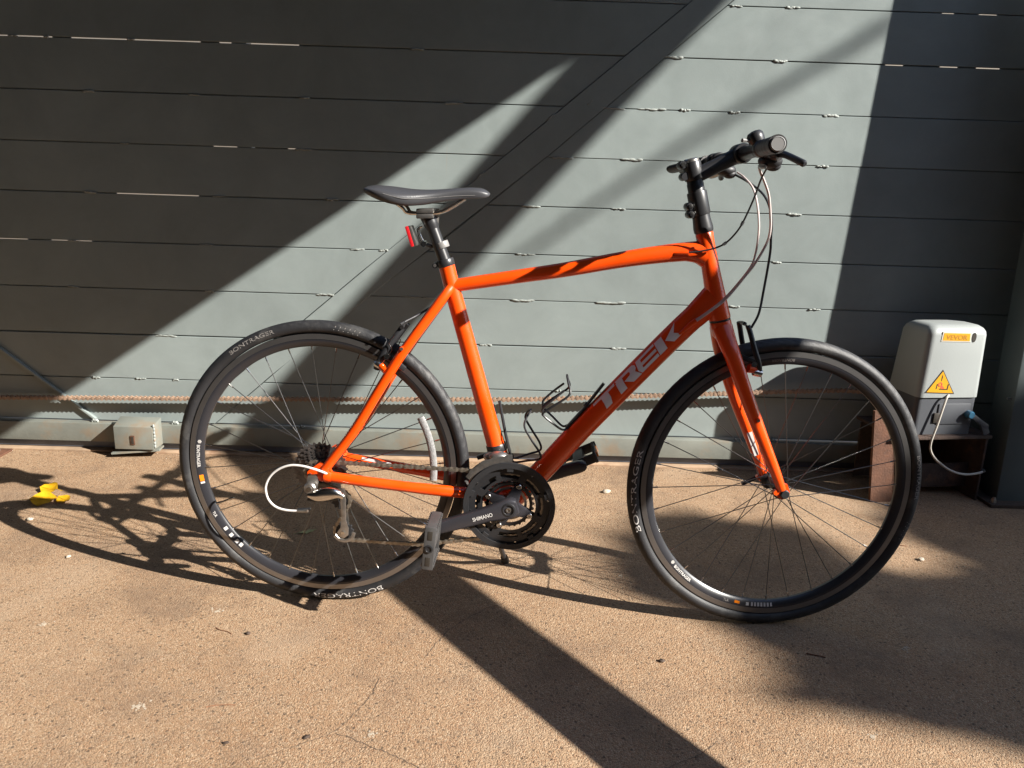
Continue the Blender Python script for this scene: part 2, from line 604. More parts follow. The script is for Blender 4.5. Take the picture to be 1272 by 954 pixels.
# ------------------------------------------------------------------ ground
def build_ground():
    g = MB()
    g.add([(-120, -120, 0), (120, -120, 0), (120, 120, 0), (-120, 120, 0)], [(0, 1, 2, 3)])
    o = g.build('ground', 'ground', smooth=0)
    tag(o, kind='structure')
    rr = random.Random(3)
    cracks = [
        [(-0.154, -1.248), (-0.135, -1.193), (-0.109, -1.137), (-0.087, -1.106), (-0.035, -1.047), (0.02, -1.01)],
        [(-0.42, -1.56), (-0.354, -1.521), (-0.341, -1.512), (-0.297, -1.483), (-0.264, -1.418), (-0.246, -1.368), (-0.24, -1.319)],
        [(-0.293, -1.487), (-0.227, -1.517), (-0.185, -1.538), (-0.137, -1.566), (-0.07, -1.62)],
        [(0.30, -1.56), (0.344, -1.536), (0.377, -1.519), (0.418, -1.486)]]
    for c in cracks:
        P = cr([(x, y, 0) for x, y in c], 8)
        vs, fs = [], []
        for i, q in enumerate(P):
            t = (P[min(i + 1, len(P) - 1)] - P[max(i - 1, 0)]).normalized()
            n = Vector((-t.y, t.x, 0))
            w = 0.0010 * rr.uniform(0.25, 1.0) * (0.3 if i in (0, len(P) - 1) else 1)
            q = q + n * rr.uniform(-0.0022, 0.0022)
            vs += [(q.x + n.x * w, q.y + n.y * w, 0.0007), (q.x - n.x * w, q.y - n.y * w, 0.0007)]
        for i in range(len(P) - 1):
            fs.append((2 * i, 2 * i + 1, 2 * i + 3, 2 * i + 2))
        k = MB()
        k.add(vs, fs)
        k.build('crack', 'crack', o, smooth=0)
build_ground()

# ------------------------------------------------------------------ sliding gate
SEAM = [1.8915, 1.7300, 1.5694, 1.4081, 1.2461, 1.0844, 0.9215, 0.7575, 0.5974, 0.4334, 0.2713, 0.1100]
GX0, GX1 = -3.4, 2.9
L1 = [(1.24, 2.16), (0.627, 1.631), (-0.13, 0.99), (-0.534, 0.659), (-1.101, 0.173), (-1.18, 0.105)]
L2 = [(1.36, 2.16), (0.685, 1.574), (0.123, 1.087), (-0.202, 0.819), (-0.594, 0.515), (-1.06, 0.105)]
def xat(line, z):
    for (xa, za), (xb, zb) in zip(line, line[1:]):
        if zb <= z <= za:
            return xa + (xb - xa) * (z - za) / (zb - za)
    return line[0][0] if z > line[0][1] else line[-1][0]

def build_gate():
    g = thing('sliding_gate', 'dark grey-green steel sliding gate of wide welded horizontal plates behind the bicycle', 'gate', (0, 0, 0))
    rr = random.Random(11)
    tops = [2.053] + SEAM[:-1]
    wall = lambda u, v, d: (u, d, v)
    for i, (zt, zb) in enumerate(zip(tops, SEAM)):
        gap = 0.0016
        t, b = zt - gap, zb + gap
        off = rr.uniform(-0.0012, 0.0012)
        zm = (t + b) / 2
        k1, k2 = 0.0022, 0.0022
        j = lambda: rr.uniform(-0.0009, 0.0009)
        pl = [(GX0, b + j()), (xat(L1, b) - k1, b + j()), (xat(L1, zm) - k1, zm), (xat(L1, t) - k1, t + j()), (GX0, t + j())]
        pr = [(xat(L2, b) + k2, b + j()), (GX1, b + j()), (GX1, t + j()), (xat(L2, t) + k2, t + j()), (xat(L2, zm) + k2, zm)]
        for poly in (pl, pr):
            m = MB()
            m.prism(poly, wall, 0.0 + off, 0.007 + off)
            m.build('plate', 'gate', g, bevel=0.0012, smooth=0, seg=1)
    # diagonal flat bar between the two sets of plates
    m = MB()
    zz = [2.05, 1.6, 1.1, 0.7, 0.3, 0.111]
    m.prism([(xat(L1, z) + 0.0005, z) for z in zz] + [(xat(L2, z) - 0.0005, z) for z in reversed(zz)], wall, -0.0022, 0.0055)
    m.build('diagonal_brace', 'gate', g, bevel=0.0012, smooth=0, seg=1)
    # strips behind the seams, open where daylight comes through
    slit = {3: [(-1.80, -1.50), (-1.44, -1.02), (-0.96, -0.70), (1.22, 1.28), (1.40, 1.46), (1.52, 1.60)], 5: [(-1.00, -0.86), (-0.75, -0.70)], 6: [(-1.34, -1.06)], 7: [(-1.90, -1.66), (-1.58, -1.44)], 2: [(1.38, 1.42), (1.50, 1.56)]}
    for k, z in enumerate(SEAM[:-1]):
        x = GX0
        segs = []
        for a, b in slit.get(k, []):
            segs.append((x, a))
            x = b
        segs.append((x, GX1))
        for a, b in segs:
            m = MB()
            m.box(((a + b) / 2, 0.0105, z), (b - a, 0.004, 0.03))
            m.build('backing_strip', 'gate', g, smooth=0)
    m = MB()
    for line in (L1, L2):
        pass
    m.prism([(xat(L1, z) - 0.03, z) for z in zz] + [(xat(L2, z) + 0.03, z) for z in reversed(zz)], wall, 0.0135, 0.0175)
    m.build('backing_strip', 'gate', g, smooth=0)
    # frame tubes at the back
    for x in (-3.3, -1.9, -0.9, 0.9, 2.0, 2.85):
        m = MB()
        m.box((x, 0.045, 1.08), (0.05, 0.05, 1.92))
        m.build('rear_upright', 'gate', g, bevel=0.004)
    # bottom rail
    m = MB()
    m.box(((GX0 + GX1) / 2, 0.0, 0.0725), (GX1 - GX0, 0.062, 0.069))
    m.build('bottom_rail', 'gate_dusty', g, bevel=0.003)
    m = MB()
    m.box(((GX0 + GX1) / 2, 0.004, 0.024), (GX1 - GX0, 0.03, 0.028))
    m.build('wheel_channel', 'shade_steel', g, bevel=0.002)
    # weld beads: short irregular lumps
    protos = []
    for q in range(5):
        m = MB()
        n = 4 + q % 3
        for a in range(n):
            x = (a + 0.5) / n - 0.5
            m.ball((x * 0.05 + rr.uniform(-0.002, 0.002), rr.uniform(-0.001, 0.001), rr.uniform(-0.002, 0.002)), 0.0052,
                   (rr.uniform(1.5, 2.6), rr.uniform(0.5, 0.8), rr.uniform(0.5, 0.85)), 7, 5)
        o = m.build('weld_bead', 'weld', None, smooth=60)
        protos.append(o.data)
        bpy.data.objects.remove(o)
    B = {2: [(0.711, 0.036), (0.891, 0.047)], 3: [(-1.622, 0.031), (-1.516, 0.016), (-1.243, 0.026), (-0.315, 0.042), (0.525, 0.063), (0.871, 0.042)],
         4: [(-1.396, 0.037), (-1.051, 0.04), (-0.687, 0.032), (-0.192, 0.056), (0.326, 0.088), (0.466, 0.085), (0.573, 0.032), (0.738, 0.035), (1.059, 0.048)],
         5: [(-1.292, 0.027), (-0.698, 0.059), (0.171, 0.073), (0.412, 0.073), (1.054, 0.038)],
         6: [(-1.423, 0.041), (-0.986, 0.044), (-0.604, 0.041), (0.071, 0.063), (0.375, 0.044), (0.979, 0.047)],
         7: [(-1.496, 0.042), (-1.042, 0.047), (-0.523, 0.047), (-0.429, 0.033), (0.059, 0.061), (0.935, 0.031)],
         8: [(-1.516, 0.037), (-1.04, 0.034), (-0.637, 0.056), (-0.328, 0.054), (-0.27, 0.04), (0.056, 0.074), (0.368, 0.102), (0.805, 0.037), (1.087, 0.04)],
         9: [(-1.208, 0.069), (-0.068, 0.046), (0.403, 0.055)], 10: [(-1.471, 0.026), (-1.311, 0.035), (-1.185, 0.02), (0.193, 0.029)]}
    for k, lst in B.items():
        for x, w in lst:
            c = bpy.data.objects.new('weld_bead', rr.choice(protos))
            link(c, g)
            s = w / 0.055
            c.matrix_basis = Matrix.Translation((x, -0.0008, SEAM[k] + rr.uniform(-0.001, 0.001))) @ Matrix.Rotation(rr.uniform(-0.03, 0.03), 4, 'Y') @ Matrix.Diagonal((s * rr.choice((-1, 1)), rr.uniform(0.7, 1.0), rr.uniform(0.6, 1.15) * rr.choice((-1, 1)), 1))
    for x, z in ((0.259, 1.262), (-0.742, 0.487), (-0.10, 1.02), (0.13, 1.212), (-0.93, 0.33), (-0.995, 0.272)):
        c = bpy.data.objects.new('weld_bead', rr.choice(protos))
        link(c, g)
        c.matrix_basis = Matrix.Translation((x, -0.001, z)) @ Matrix.Rotation(-0.72, 4, 'Y') @ Matrix.Diagonal((0.5, 0.7, 0.9, 1))
    for x in (-1.485, -1.345, -1.195, -0.735, 0.29, 0.99):
        c = bpy.data.objects.new('weld_bead', rr.choice(protos))
        link(c, g)
        c.matrix_basis = Matrix.Translation((x, -0.014, 0.113)) @ Matrix.Diagonal((0.42, 1.6, 1.5, 1))
    # slanting stiffener flange at the left end
    m = MB()
    m.bar((-2.30, -0.007, 0.776), (-1.484, -0.007, 0.1165), 0.014, 0.008, up=(0, 1, 0))
    m.build('stiffener_flange', 'gate', g, bevel=0.0015)
    # wheel housing welded onto the bottom rail
    h = MB()
    x0, x1, z0, z1, yf, yb = -1.382, -1.236, 0.036, 0.132, -0.098, -0.031
    h.add([(x0 + 0.004, yf, z0), (x1 - 0.004, yf, z0), (x1 - 0.004, yf, z1 - 0.012), (x0 + 0.004, yf, z1 - 0.012),
           (x0, yb, z0), (x1, yb, z0), (x1, yb, z1 + 0.006), (x0, yb, z1 + 0.006)],
          [(0, 1, 2, 3), (4, 7, 6, 5), (0, 4, 5, 1), (1, 5, 6, 2), (2, 6, 7, 3), (3, 7, 4, 0)])
    hh = h.build('roller_housing', 'gate_dusty', g, bevel=0.0025)
    m = MB()
    m.box((-1.312, yf - 0.0012, 0.071), (0.015, 0.004, 0.034))
    m.build('slot', 'rust', hh, bevel=0.001)
    m = MB()
    m.box((-1.312, yf - 0.0030, 0.071), (0.008, 0.002, 0.026))
    m.build('slot_opening', 'label_black', hh)
    m = MB()
    for a in range(7):
        m.ball((x1 - 0.001, yf + 0.004 + rr.uniform(0, 0.003), z0 + 0.012 + a * 0.0125), 0.006, (0.7, 0.8, 1.3), 7, 5)
    m.build('weld_bead', 'weld', hh, smooth=60)
    m = MB()
    m.bar((-1.395, -0.075, 0.018), (-1.23, -0.06, 0.03), 0.05, 0.006)
    m.build('bottom_flap', 'gate_dusty', hh)
    return g
build_gate()

def chain_mesh(mb, pts, pitch, hgt, lat, plate, half=0.003, waist=0.6):
    """roller chain along a polyline; lat = sideways axis"""
    P = [Vector(p) for p in pts]
    seg = [0]
    for a, b in zip(P, P[1:]):
        seg.append(seg[-1] + (b - a).length)
    def at(s):
        for i in range(len(P) - 1):
            if s <= seg[i + 1] + 1e-9:
                f = (s - seg[i]) / max(1e-9, seg[i + 1] - seg[i])
                return P[i].lerp(P[i + 1], f)
        return P[-1]
    n = int(seg[-1] / pitch)
    lat = Vector(lat).normalized()
    J = [at(i * pitch) for i in range(n + 1)]
    for i in range(n):
        a, b = J[i], J[i + 1]
        t = (b - a).normalized()
        u = lat.cross(t).normalized()
        off = half if i % 2 else half + plate * 1.1
        r = hgt / 2
        poly = []
        for k in range(5):
            an = math.pi / 2 + math.pi * k / 4
            poly.append((r * math.cos(an), r * math.sin(an)))
        mid = (b - a).length / 2
        poly.append((mid, -r * waist))
        for k in range(5):
            an = -math.pi / 2 + math.pi * k / 4
            poly.append((2 * mid + r * math.cos(an), r * math.sin(an)))
        poly.append((mid, r * waist))
        for sgn in (-1, 1):
            o = a + lat * (sgn * off)
            mb.prism(poly, lambda p, q, d, o=o: o + t * p + u * q + lat * d, -plate / 2, plate / 2)
        mb.lathe([(r * 0.52, -half - plate * 1.9), (r * 0.52, half + plate * 1.9)], a, lat, 6)

def build_gate_chain():
    path = [(-3.2, -0.036, 0.150), (-1.803, -0.036, 0.197), (-1.113, -0.036, 0.213), (-0.594, -0.036, 0.226), (0.07, -0.036, 0.245), (0.561, -0.036, 0.275), (0.949, -0.036, 0.300), (1.20, -0.06, 0.320), (1.40, -0.13, 0.33)]
    m = MB()
    chain_mesh(m, path, 0.0165, 0.0150, (0, 1, 0), 0.0026, 0.0056, 0.40)
    o = m.build('drive_chain', 'rust_light', smooth=0)
    tag(o, 'rusty roller chain stretched along the foot of the gate towards the motor', 'chain')
build_gate_chain()

def build_track():
    m = MB()
    m.box((-0.2, -0.004, 0.0035), (7.2, 0.064, 0.007))
    o = m.build('gate_track', 'track', bevel=0.0015)
    tag(o, 'dusty flat steel track let into the concrete under the gate', 'track')
    t = thing('anchor_plate', 'small rusty anchor plate with a bolt on the ground at the left edge', 'anchor plate', (-1.86, -0.085, 0))
    m = MB()
    m.box((0, 0, 0.004), (0.17, 0.075, 0.008))
    m.build('plate', 'rust', t, bevel=0.0015)
    m = MB()
    m.lathe([(0.011, 0.008), (0.011, 0.015), (0.006, 0.016), (0.006, 0.022)], (0.045, 0.01, 0), (0, 0, 1), 6)
    m.build('bolt', 'weld', t)
build_track()

# ------------------------------------------------------------------ gate post and what stands off to the side
def build_post():
    t = thing('gate_post', 'dark painted steel gate post at the right edge beside the motor box', 'post', (1.668, -0.290, 0))
    m = MB()
    m.box((0.065, 0.055, 1.25), (0.13, 0.11, 2.5))
    o = m.build('shaft', 'post', t, bevel=0.004)
    for v in o.data.vertices:
        v.co.x += v.co.z * 0.005
        v.co.y += v.co.z * 0.030
    m = MB()
    m.box((0.06, 0.085, 0.006), (0.20, 0.25, 0.012))
    m.build('base_plate', 'dark_bit', t, bevel=0.002)
    m = MB()
    m.lathe([(0.009, 0.012), (0.009, 0.02), (0.005, 0.03)], (-0.02, -0.018, 0), (0, 0, 1), 6)
    m.build('bolt', 'steel', t)
    m = MB()
    m.lathe([(0.004, -0.008), (0.004, 0.004)], (-0.002, 0.03, 0.36), (1, 0, 0), 8)
    m.build('bolt', 'steel', t)
    # low boundary wall that carries on to the right of the post
    m = MB()
    m.box((3.62, -0.20, 0.84), (3.58, 0.12, 1.68))
    o = m.build('boundary_wall', 'post', bevel=0.004)
    tag(o, 'dark boundary wall running on to the right of the gate post', 'wall')
    # rendered wall across the yard behind the gate, glimpsed through the seams
    m = MB()
    m.box((0, 4.3, 1.7), (14, 0.2, 3.4))
    o = m.build('yard_wall', 'wall_pale', bevel=0.01)
    tag(o, 'pale sunlit wall behind the gate, glimpsed through the plate seams', 'wall')
build_post()

def build_shade_blocks():
    """unseen structure: its sheet is shaped to shade the gate, roof and walls block sky"""
    y0 = -2.0
    dx, dz = 2.005 * 2.0, 1.342 * 2.0
    t = thing('shade_structure', 'unseen shade structure: raking strut, sheet shaped for the gate shadow, added roof and walls blocking sky', 'shade structure', (4.0, y0, 0))
    fn = lambda u, v, d: (u + dx - 4.0, d, v + dz)
    m = MB()
    g0 = 1.4
    fg = lambda u, v, d: (u + 2.005 * g0 - 4.0, d + 2.0 - g0, v + 1.342 * g0)
    m.prism([(-2.45, -0.376), (0.215, 1.411), (1.30, 2.62), (1.30, 3.6), (-2.45, 3.6)], fg, -0.015, 0.015)
    m.build('shade_sheet', 'sheet', t, smooth=0)  # unseen sheet, outlined so that its shadow fits the gate
    m = MB()
    m.prism([(-2.965, -2.15), (-2.775, -2.15), (1.62, 2.62), (1.30, 2.62)], fn, -0.03, 0.03)
    m.build('strut', 'beam', t, bevel=0.004)
    m = MB()
    m.prism([(-2.13, -1.10), (-1.86, -1.10), (-1.25, -0.44), (-1.52, -0.44)], fn, -0.036, -0.0305)
    m.build('shade_widener', 'beam', t)  # added to widen the strut's shade over the down tube
    m = MB()
    m.box((-0.85, 0, 0.48), (4.1, 0.08, 0.10))
    m.build('sole_rail', 'beam', t, bevel=0.004)
    for x in (-0.9, 0.6):
        m = MB()
        m.box((x, 0, 0.215), (0.09, 0.09, 0.43))
        m.build('stub_post', 'beam', t, bevel=0.004)
    m = MB()
    m.box((1.55, 0, 2.95), (0.12, 0.12, 5.9))
    m.build('corner_post', 'beam', t, bevel=0.004)
    # unseen roof and walls added to keep sky light off the gate
    m = MB()
    m.box((-6.8, -1.1, 3.35), (6.8, 6.6, 0.12))
    m.build('roof', 'sky_block', t)
    m = MB()
    m.box((-5.0, -4.5, 1.7), (10.4, 0.2, 3.4))
    m.build('back_blocker', 'sky_block', t)
    m = MB()
    m.box((-10.1, -1.1, 1.7), (0.2, 6.6, 3.4))
    m.build('side_blocker', 'sky_block', t)
    w = MB()
    w.box((1.0, -3.7, 1.24), (14.0, 0.2, 2.48))
    wo = w.build('bounce_block_wall', 'sky_block', bevel=0.01)  # added wall, shades unseen ground to cut bounced light
    tag(wo, 'unseen wall added behind the photographer to shade the ground and cut bounced light', 'wall')
    # unseen building added to block the low sky behind the photographer
    for name, c, sz, lab in (('sky_block_building', (-1.5, -8.2, 2.6), (12.0, 2.6, 5.2), 'unseen building added behind the photographer to block sky light'),):
        b = empty(name)
        b.location = (c[0], c[1], 0)
        tag(b, lab, 'building')
        m = MB()
        m.box((0, 0, c[2]), sz)
        m.build('wall', 'sky_block', b, smooth=0)
        m = MB()
        m.box((0, 0, c[2] * 2 + 0.1), (sz[0] + 0.3, sz[1] + 0.3, 0.2))
        m.build('roof', 'beam', b, smooth=0)
        for i in range(3):
            m = MB()
            x = (i - 1) * sz[0] * 0.28
            m.box((x, sz[1] / 2 + 0.02, 2.2), (1.2, 0.05, 1.4))
            m.build('window', 'rim_black', b, smooth=0)
build_shade_blocks()

def build_tree():
    D = [(0.443, -0.513), (0.605, -0.454), (0.769, -0.503), (0.927, -0.551), (0.985, -0.705), (1.019, -0.806), (1.22, -0.825), (1.33, -0.71), (1.27, -0.56), (1.22, -0.44), (1.29, -0.29), (1.14, -0.125), (1.10, -0.02), (1.25, 0.08), (3.6, 0.08), (3.6, -1.3), (1.353, -1.47), (1.001, -1.472), (0.841, -1.421), (0.685, -1.38), (0.562, -1.359), (0.622, -1.305), (0.64, -1.204), (0.601, -1.127), (0.501, -1.082), (0.422, -0.995), (0.318, -0.88), (0.337, -0.743)]
    def inside(x, y):
        c = False
        for i in range(len(D)):
            (xa, ya), (xb, yb) = D[i], D[i - 1]
            if (ya > y) != (yb > y) and x < (xb - xa) * (y - ya) / (yb - ya) + xa:
                c = not c
        return c
    rr = random.Random(5)
    t = thing('tree', 'leafy tree outside the frame whose crown dapples the concrete at lower right', 'tree', (11.3, -6.3, 0))
    base = Vector((11.3, -6.3, 0))
    m = MB()
    n = 0
    tips = []
    while n < 4200:
        x, y = rr.uniform(0.2, 3.6), rr.uniform(-1.6, 0.1)
        if not inside(x, y):
            continue
        d = rr.uniform(9.0, 12.5)
        c = Vector((x, y, 0)) + SUN * d
        s = rr.uniform(0.035, 0.06)
        a = Vector((rr.uniform(-1, 1), rr.uniform(-1, 1), rr.uniform(-1, 1))).normalized()
        b = a.orthogonal().normalized()
        nrm = (SUN + Vector((rr.uniform(-1, 1), rr.uniform(-1, 1), rr.uniform(-1, 1))) * 0.7).normalized()
        a = (a - nrm * a.dot(nrm)).normalized()
        b = nrm.cross(a)
        q = c - base
        m.add([q - a * s * 1.5, q + b * s * 0.7 - a * s * 0.3, q + a * s * 1.5, q - b * s * 0.7 - a * s * 0.3], [(0, 1, 2, 3)])
        if n % 60 == 0:
            tips.append(q)
        n += 1
    o = m.build('crown', 'leaf', t, smooth=0, fixn=False)
    m = MB()
    top = Vector((-0.6, 0.3, 3.6))
    m.tube(cr([(0, 0, 0), (0.05, 0.03, 1.2), (-0.2, 0.1, 2.6), top], 5), [0.17 - 0.006 * i for i in range(16)], 10)
    m.build('trunk', 'bark', t)
    m = MB()
    for q in tips:
        mid = top.lerp(q, 0.5) + Vector((0, 0, 0.25))
        m.tube(cr([top, mid, q], 4), [0.018 - 0.0018 * i for i in range(9)], 5)
    # one long bare bough whose soft shadow crosses the gate plates
    pa = Vector((1.30, 0, 1.59)) + SUN * 9.5 - base
    pb = Vector((0.0, 0, 0.72)) + SUN * 9.8 - base
    pm = pa.lerp(pb, 0.5) + Vector((0, 0, 0.03))
    m.tube(cr([top, pa + (pa - pb) * 1.1, pa, pm, pb], 6), [0.028 - 0.0006 * i for i in range(25)], 6)
    m.build('limbs', 'bark', t)
build_tree()

# ------------------------------------------------------------------ gate motor on its bracket
OP = Vector((1.32, -0.296, 0))
OA = R(8)
def build_bracket():
    t = thing('motor_bracket', 'rusty welded steel bracket carrying the gate motor', 'bracket', OP, OA)
    m = MB()
    m.box((0.135, 0.10, 0.229), (0.34, 0.24, 0.010))
    m.build('top_plate', 'rust_shaded', t, bevel=0.001)
    m = MB()
    m.box((0.297, 0.09, 0.112), (0.008, 0.20, 0.224))
    m.build('leg', 'rust_shaded', t, bevel=0.001)
    m = MB()
    m.add([(-0.085, 0.0, 0), (0.0, 0.0, 0), (0.0, 0.012, 0), (-0.085, 0.012, 0), (-0.118, 0.0, 0.318), (-0.048, 0.0, 0.318), (-0.048, 0.012, 0.318), (-0.118, 0.012, 0.318)],
          [(0, 1, 5, 4), (2, 3, 7, 6), (1, 2, 6, 5), (3, 0, 4, 7), (4, 5, 6, 7), (3, 2, 1, 0)])
    m.add([(-0.006, 0.0, 0), (0.0, 0.0, 0), (0.0, 0.10, 0), (-0.006, 0.10, 0), (-0.054, 0.0, 0.318), (-0.048, 0.0, 0.318), (-0.048, 0.10, 0.318), (-0.054, 0.10, 0.318)],
          [(0, 1, 5, 4), (2, 3, 7, 6), (1, 2, 6, 5), (3, 0, 4, 7), (4, 5, 6, 7), (3, 2, 1, 0)])
    o = m.build('leg', 'rust', t)
    m = MB()
    m.box((0.17, 0.05, 0.072), (0.25, 0.008, 0.085))
    m.build('cross_plate', 'rust_shaded', t, bevel=0.001)
    m = MB()
    m.box((0.135, 0.19, 0.12), (0.34, 0.006, 0.20))
    m.build('back_plate', 'dark_bit', t)  # coloured near black to stand for the shade inside the bracket
build_bracket()

def rrect(x0, x1, y0, y1, r, n=5):
    P = []
    for cx, cy, a0 in ((x1 - r, y1 - r, 0), (x0 + r, y1 - r, 90), (x0 + r, y0 + r, 180), (x1 - r, y0 + r, 270)):
        for k in range(n + 1):
            a = R(a0 + 90 * k / n)
            P.append((cx + r * math.cos(a), cy + r * math.sin(a)))
    return P

def loft(mb, secs, cap=True):
    n = len(secs[0])
    vs = [p for s in secs for p in s]
    fs = []
    for i in range(len(secs) - 1):
        for j in range(n):
            j2 = (j + 1) % n
            fs.append((i * n + j, i * n + j2, (i + 1) * n + j2, (i + 1) * n + j))
    if cap:
        fs.append(tuple(reversed(range(n))))
        fs.append(tuple(range((len(secs) - 1) * n, len(secs) * n)))
    mb.add(vs, fs)

def build_motor():
    t = thing('gate_motor', 'grey plastic sliding gate motor box with yellow warning triangle', 'gate motor', OP, OA)
    m = MB()
    S = []
    x0, x1, y0, y1 = 0.024, 0.246, -0.002, 0.168
    for z, e, eb in ((0.362, 0, 0), (0.40, 0.001, 0.004), (0.50, 0.004, 0.012), (0.568, 0.006, 0.018), (0.580, 0.008, 0.024), (0.590, 0.014, 0.032), (0.597, 0.024, 0.045), (0.600, 0.040, 0.06)):
        f = 0.0 if z < 0.575 else (e - 0.006) * 1.0
        S.append([(x, y, z) for x, y in rrect(x0 + e, x1 - e, y0 + f, y1 - eb, 0.022)])
    loft(m, S)
    m.build('cover', 'cover', t, smooth=40)
    m = MB()
    S = [[(x, y, z) for x, y in rrect(x0 + 0.004, x1 - 0.002, y0 + 0.006, y1 - 0.004, 0.018)] for z in (0.2345, 0.3615)]
    loft(m, S)
    b = m.build('base', 'base_plastic', t, smooth=40)
    m = MB()
    m.box((0.165, 0.0025, 0.305), (0.115, 0.005, 0.07))
    m.build('release_panel', 'base_plastic', b, bevel=0.003)
    m = MB()
    m.box((0.105, 0.0015, 0.292), (0.022, 0.006, 0.034))
    m.build('cable_entry', 'label_black', b, bevel=0.002)
    m = MB()
    m.lathe([(0.013, 0.0), (0.013, 0.018), (0.010, 0.022)], (0.216, 0.002, 0.305), (0, -1, 0), 16)
    k = m.build('key_cap', 'blue_knob', t)
    m = MB()
    m.bar((0.222, -0.014, 0.302), (0.285, -0.014, 0.262), 0.008, 0.016, up=(0, 1, 0))
    m.bar((0.268, -0.012, 0.272), (0.287, -0.012, 0.238), 0.010, 0.022, up=(0, 1, 0))
    m.build('release_lever', 'base_plastic', t, bevel=0.003)
    # warning triangle
    tri = [(0.096, 0.456), (0.0445, 0.379), (0.150, 0.375)]
    cx, cz = sum(q[0] for q in tri) / 3, sum(q[1] for q in tri) / 3
    F = lambda u, v, d: (u, y0 - d, v)
    m = MB()
    m.prism(tri, F, 0.0, 0.0012)
    w = m.build('warning_label', 'label_black', t, smooth=0)
    m = MB()
    m.prism([(cx + (a - cx) * 0.9, cz + (b2 - cz) * 0.9) for a, b2 in tri], F, 0.0, 0.0018)
    m.build('label_face', 'label_yellow', w, smooth=0)
    m = MB()
    for poly in ([(0.080, 0.392), (0.083, 0.392), (0.085, 0.408), (0.082, 0.409)], [(0.092, 0.390), (0.120, 0.389), (0.120, 0.392), (0.092, 0.393)],
                 [(0.119, 0.389), (0.123, 0.389), (0.125, 0.408), (0.121, 0.408)], [(0.095, 0.418), (0.0965, 0.418), (0.099, 0.432), (0.097, 0.440), (0.095, 0.432)]):
        m.prism(poly, F, 0.0, 0.0023)
    m.build('pictogram', 'label_black', w, smooth=0)
    m = MB()
    m.ring((0.094, y0 - 0.0021, 0.407), 0.004, 0.0075, -0.0004, 0.0004, seg=18)
    m.prism([(0.096, 0.394), (0.110, 0.393), (0.106, 0.400), (0.099, 0.404)], F, 0.0, 0.0023)
    m.build('pictogram', 'label_red', w, smooth=0)
    # maker's label
    m = MB()
    m.prism([(0.071, 0.549), (0.176, 0.547), (0.174, 0.578), (0.073, 0.580)], lambda u, v, d: (u, y0 - d - 0.0 + 0.0, v), -0.004, 0.0014)
    lb = m.build('maker_label', 'label_white', t, smooth=0)
    m = MB()
    m.prism([(0.0755, 0.5525), (0.171, 0.5505), (0.169, 0.5745), (0.0775, 0.5765)], lambda u, v, d: (u, y0 - d + 0.0, v), 0.0, 0.0021)
    m.build('label_face', 'label_yellow', lb, smooth=0)
    vs, fs, wd = text2d('VEVOR', 0.021, 0.01)
    m = MB()
    m.add([(0.086 + a * 0.075 / wd, y0 - 0.0027 + 0.0, 0.556 + b2 - 0.02 * (a * 0.075 / wd)) for a, b2 in vs], fs)
    m.build('lettering', 'label_orange', lb, smooth=0, fixn=False)
    m = MB()
    m.prism([(0.186 + 0.0075 * math.cos(a * math.pi / 8), 0.562 + 0.0155 * math.sin(a * math.pi / 8)) for a in range(16)], lambda u, v, d: (u, y0 - d + 0.0, v), -0.004, 0.0012)
    m.build('keyhole_cover', 'label_black', t)
    # supply cord
    m = MB()
    P = cr([(0.130, -0.004, 0.372), (0.117, -0.012, 0.355), (0.098, -0.018, 0.276), (0.084, -0.02, 0.207), (0.100, -0.02, 0.168), (0.139, -0.02, 0.135), (0.18, -0.02, 0.112), (0.22, -0.02, 0.101), (0.26, -0.018, 0.099), (0.306, -0.012, 0.106), (0.309, 0.01, 0.107)], 6)
    m.tube(P, 0.0037, 8)
    t2 = thing('power_cord', 'white power cord looping down in front of the motor bracket', 'cord', OP, OA)
    m.build('cord', 'cord_white', t2)
    m = MB()
    m.lathe([(0.006, -0.004), (0.006, 0.004)], (0.303, -0.013, 0.105), (1, 0, 0.1), 8)
    m.build('clip', 'label_black', t2)
build_motor()

# ------------------------------------------------------------------ bicycle
BO = Vector((-0.41734196, -1.00899307, 0.0005))
BEX = Vector((0.9986021, -0.05285687, 0.0))
BUP = Vector((0.000796207, 0.0150424, 0.99988654))
BSD = Vector((0.05285087, 0.9984888, -0.01506346))
BM = Matrix(((BEX.x, BSD.x, BUP.x, BO.x), (BEX.y, BSD.y, BUP.y, BO.y), (BEX.z, BSD.z, BUP.z, BO.z), (0, 0, 0, 1)))
BIKE = empty('bicycle', None, BM)
tag(BIKE, 'orange flat-bar hybrid bicycle with black components, standing in front of the gate', 'bicycle')
# steering axis, front wheel turned a little to its left
ST = Vector((0.835, 0, 0.900))
SB = Vector((0.886, 0, 0.714))
SAX = (ST - SB).normalized()
STEER = Matrix.Translation(SB) @ Matrix.Rotation(0.105, 4, SAX) @ Matrix.Translation(-SB)
BBC = Vector((0.440, 0, 0.288))      # bottom bracket
RAX = Vector((0, 0, 0.343))
FAX = Vector((1.0462, 0, 0.343))
def axat(z):
    f = (z - SB.z) / (ST.z - SB.z)
    return SB.lerp(ST, f)

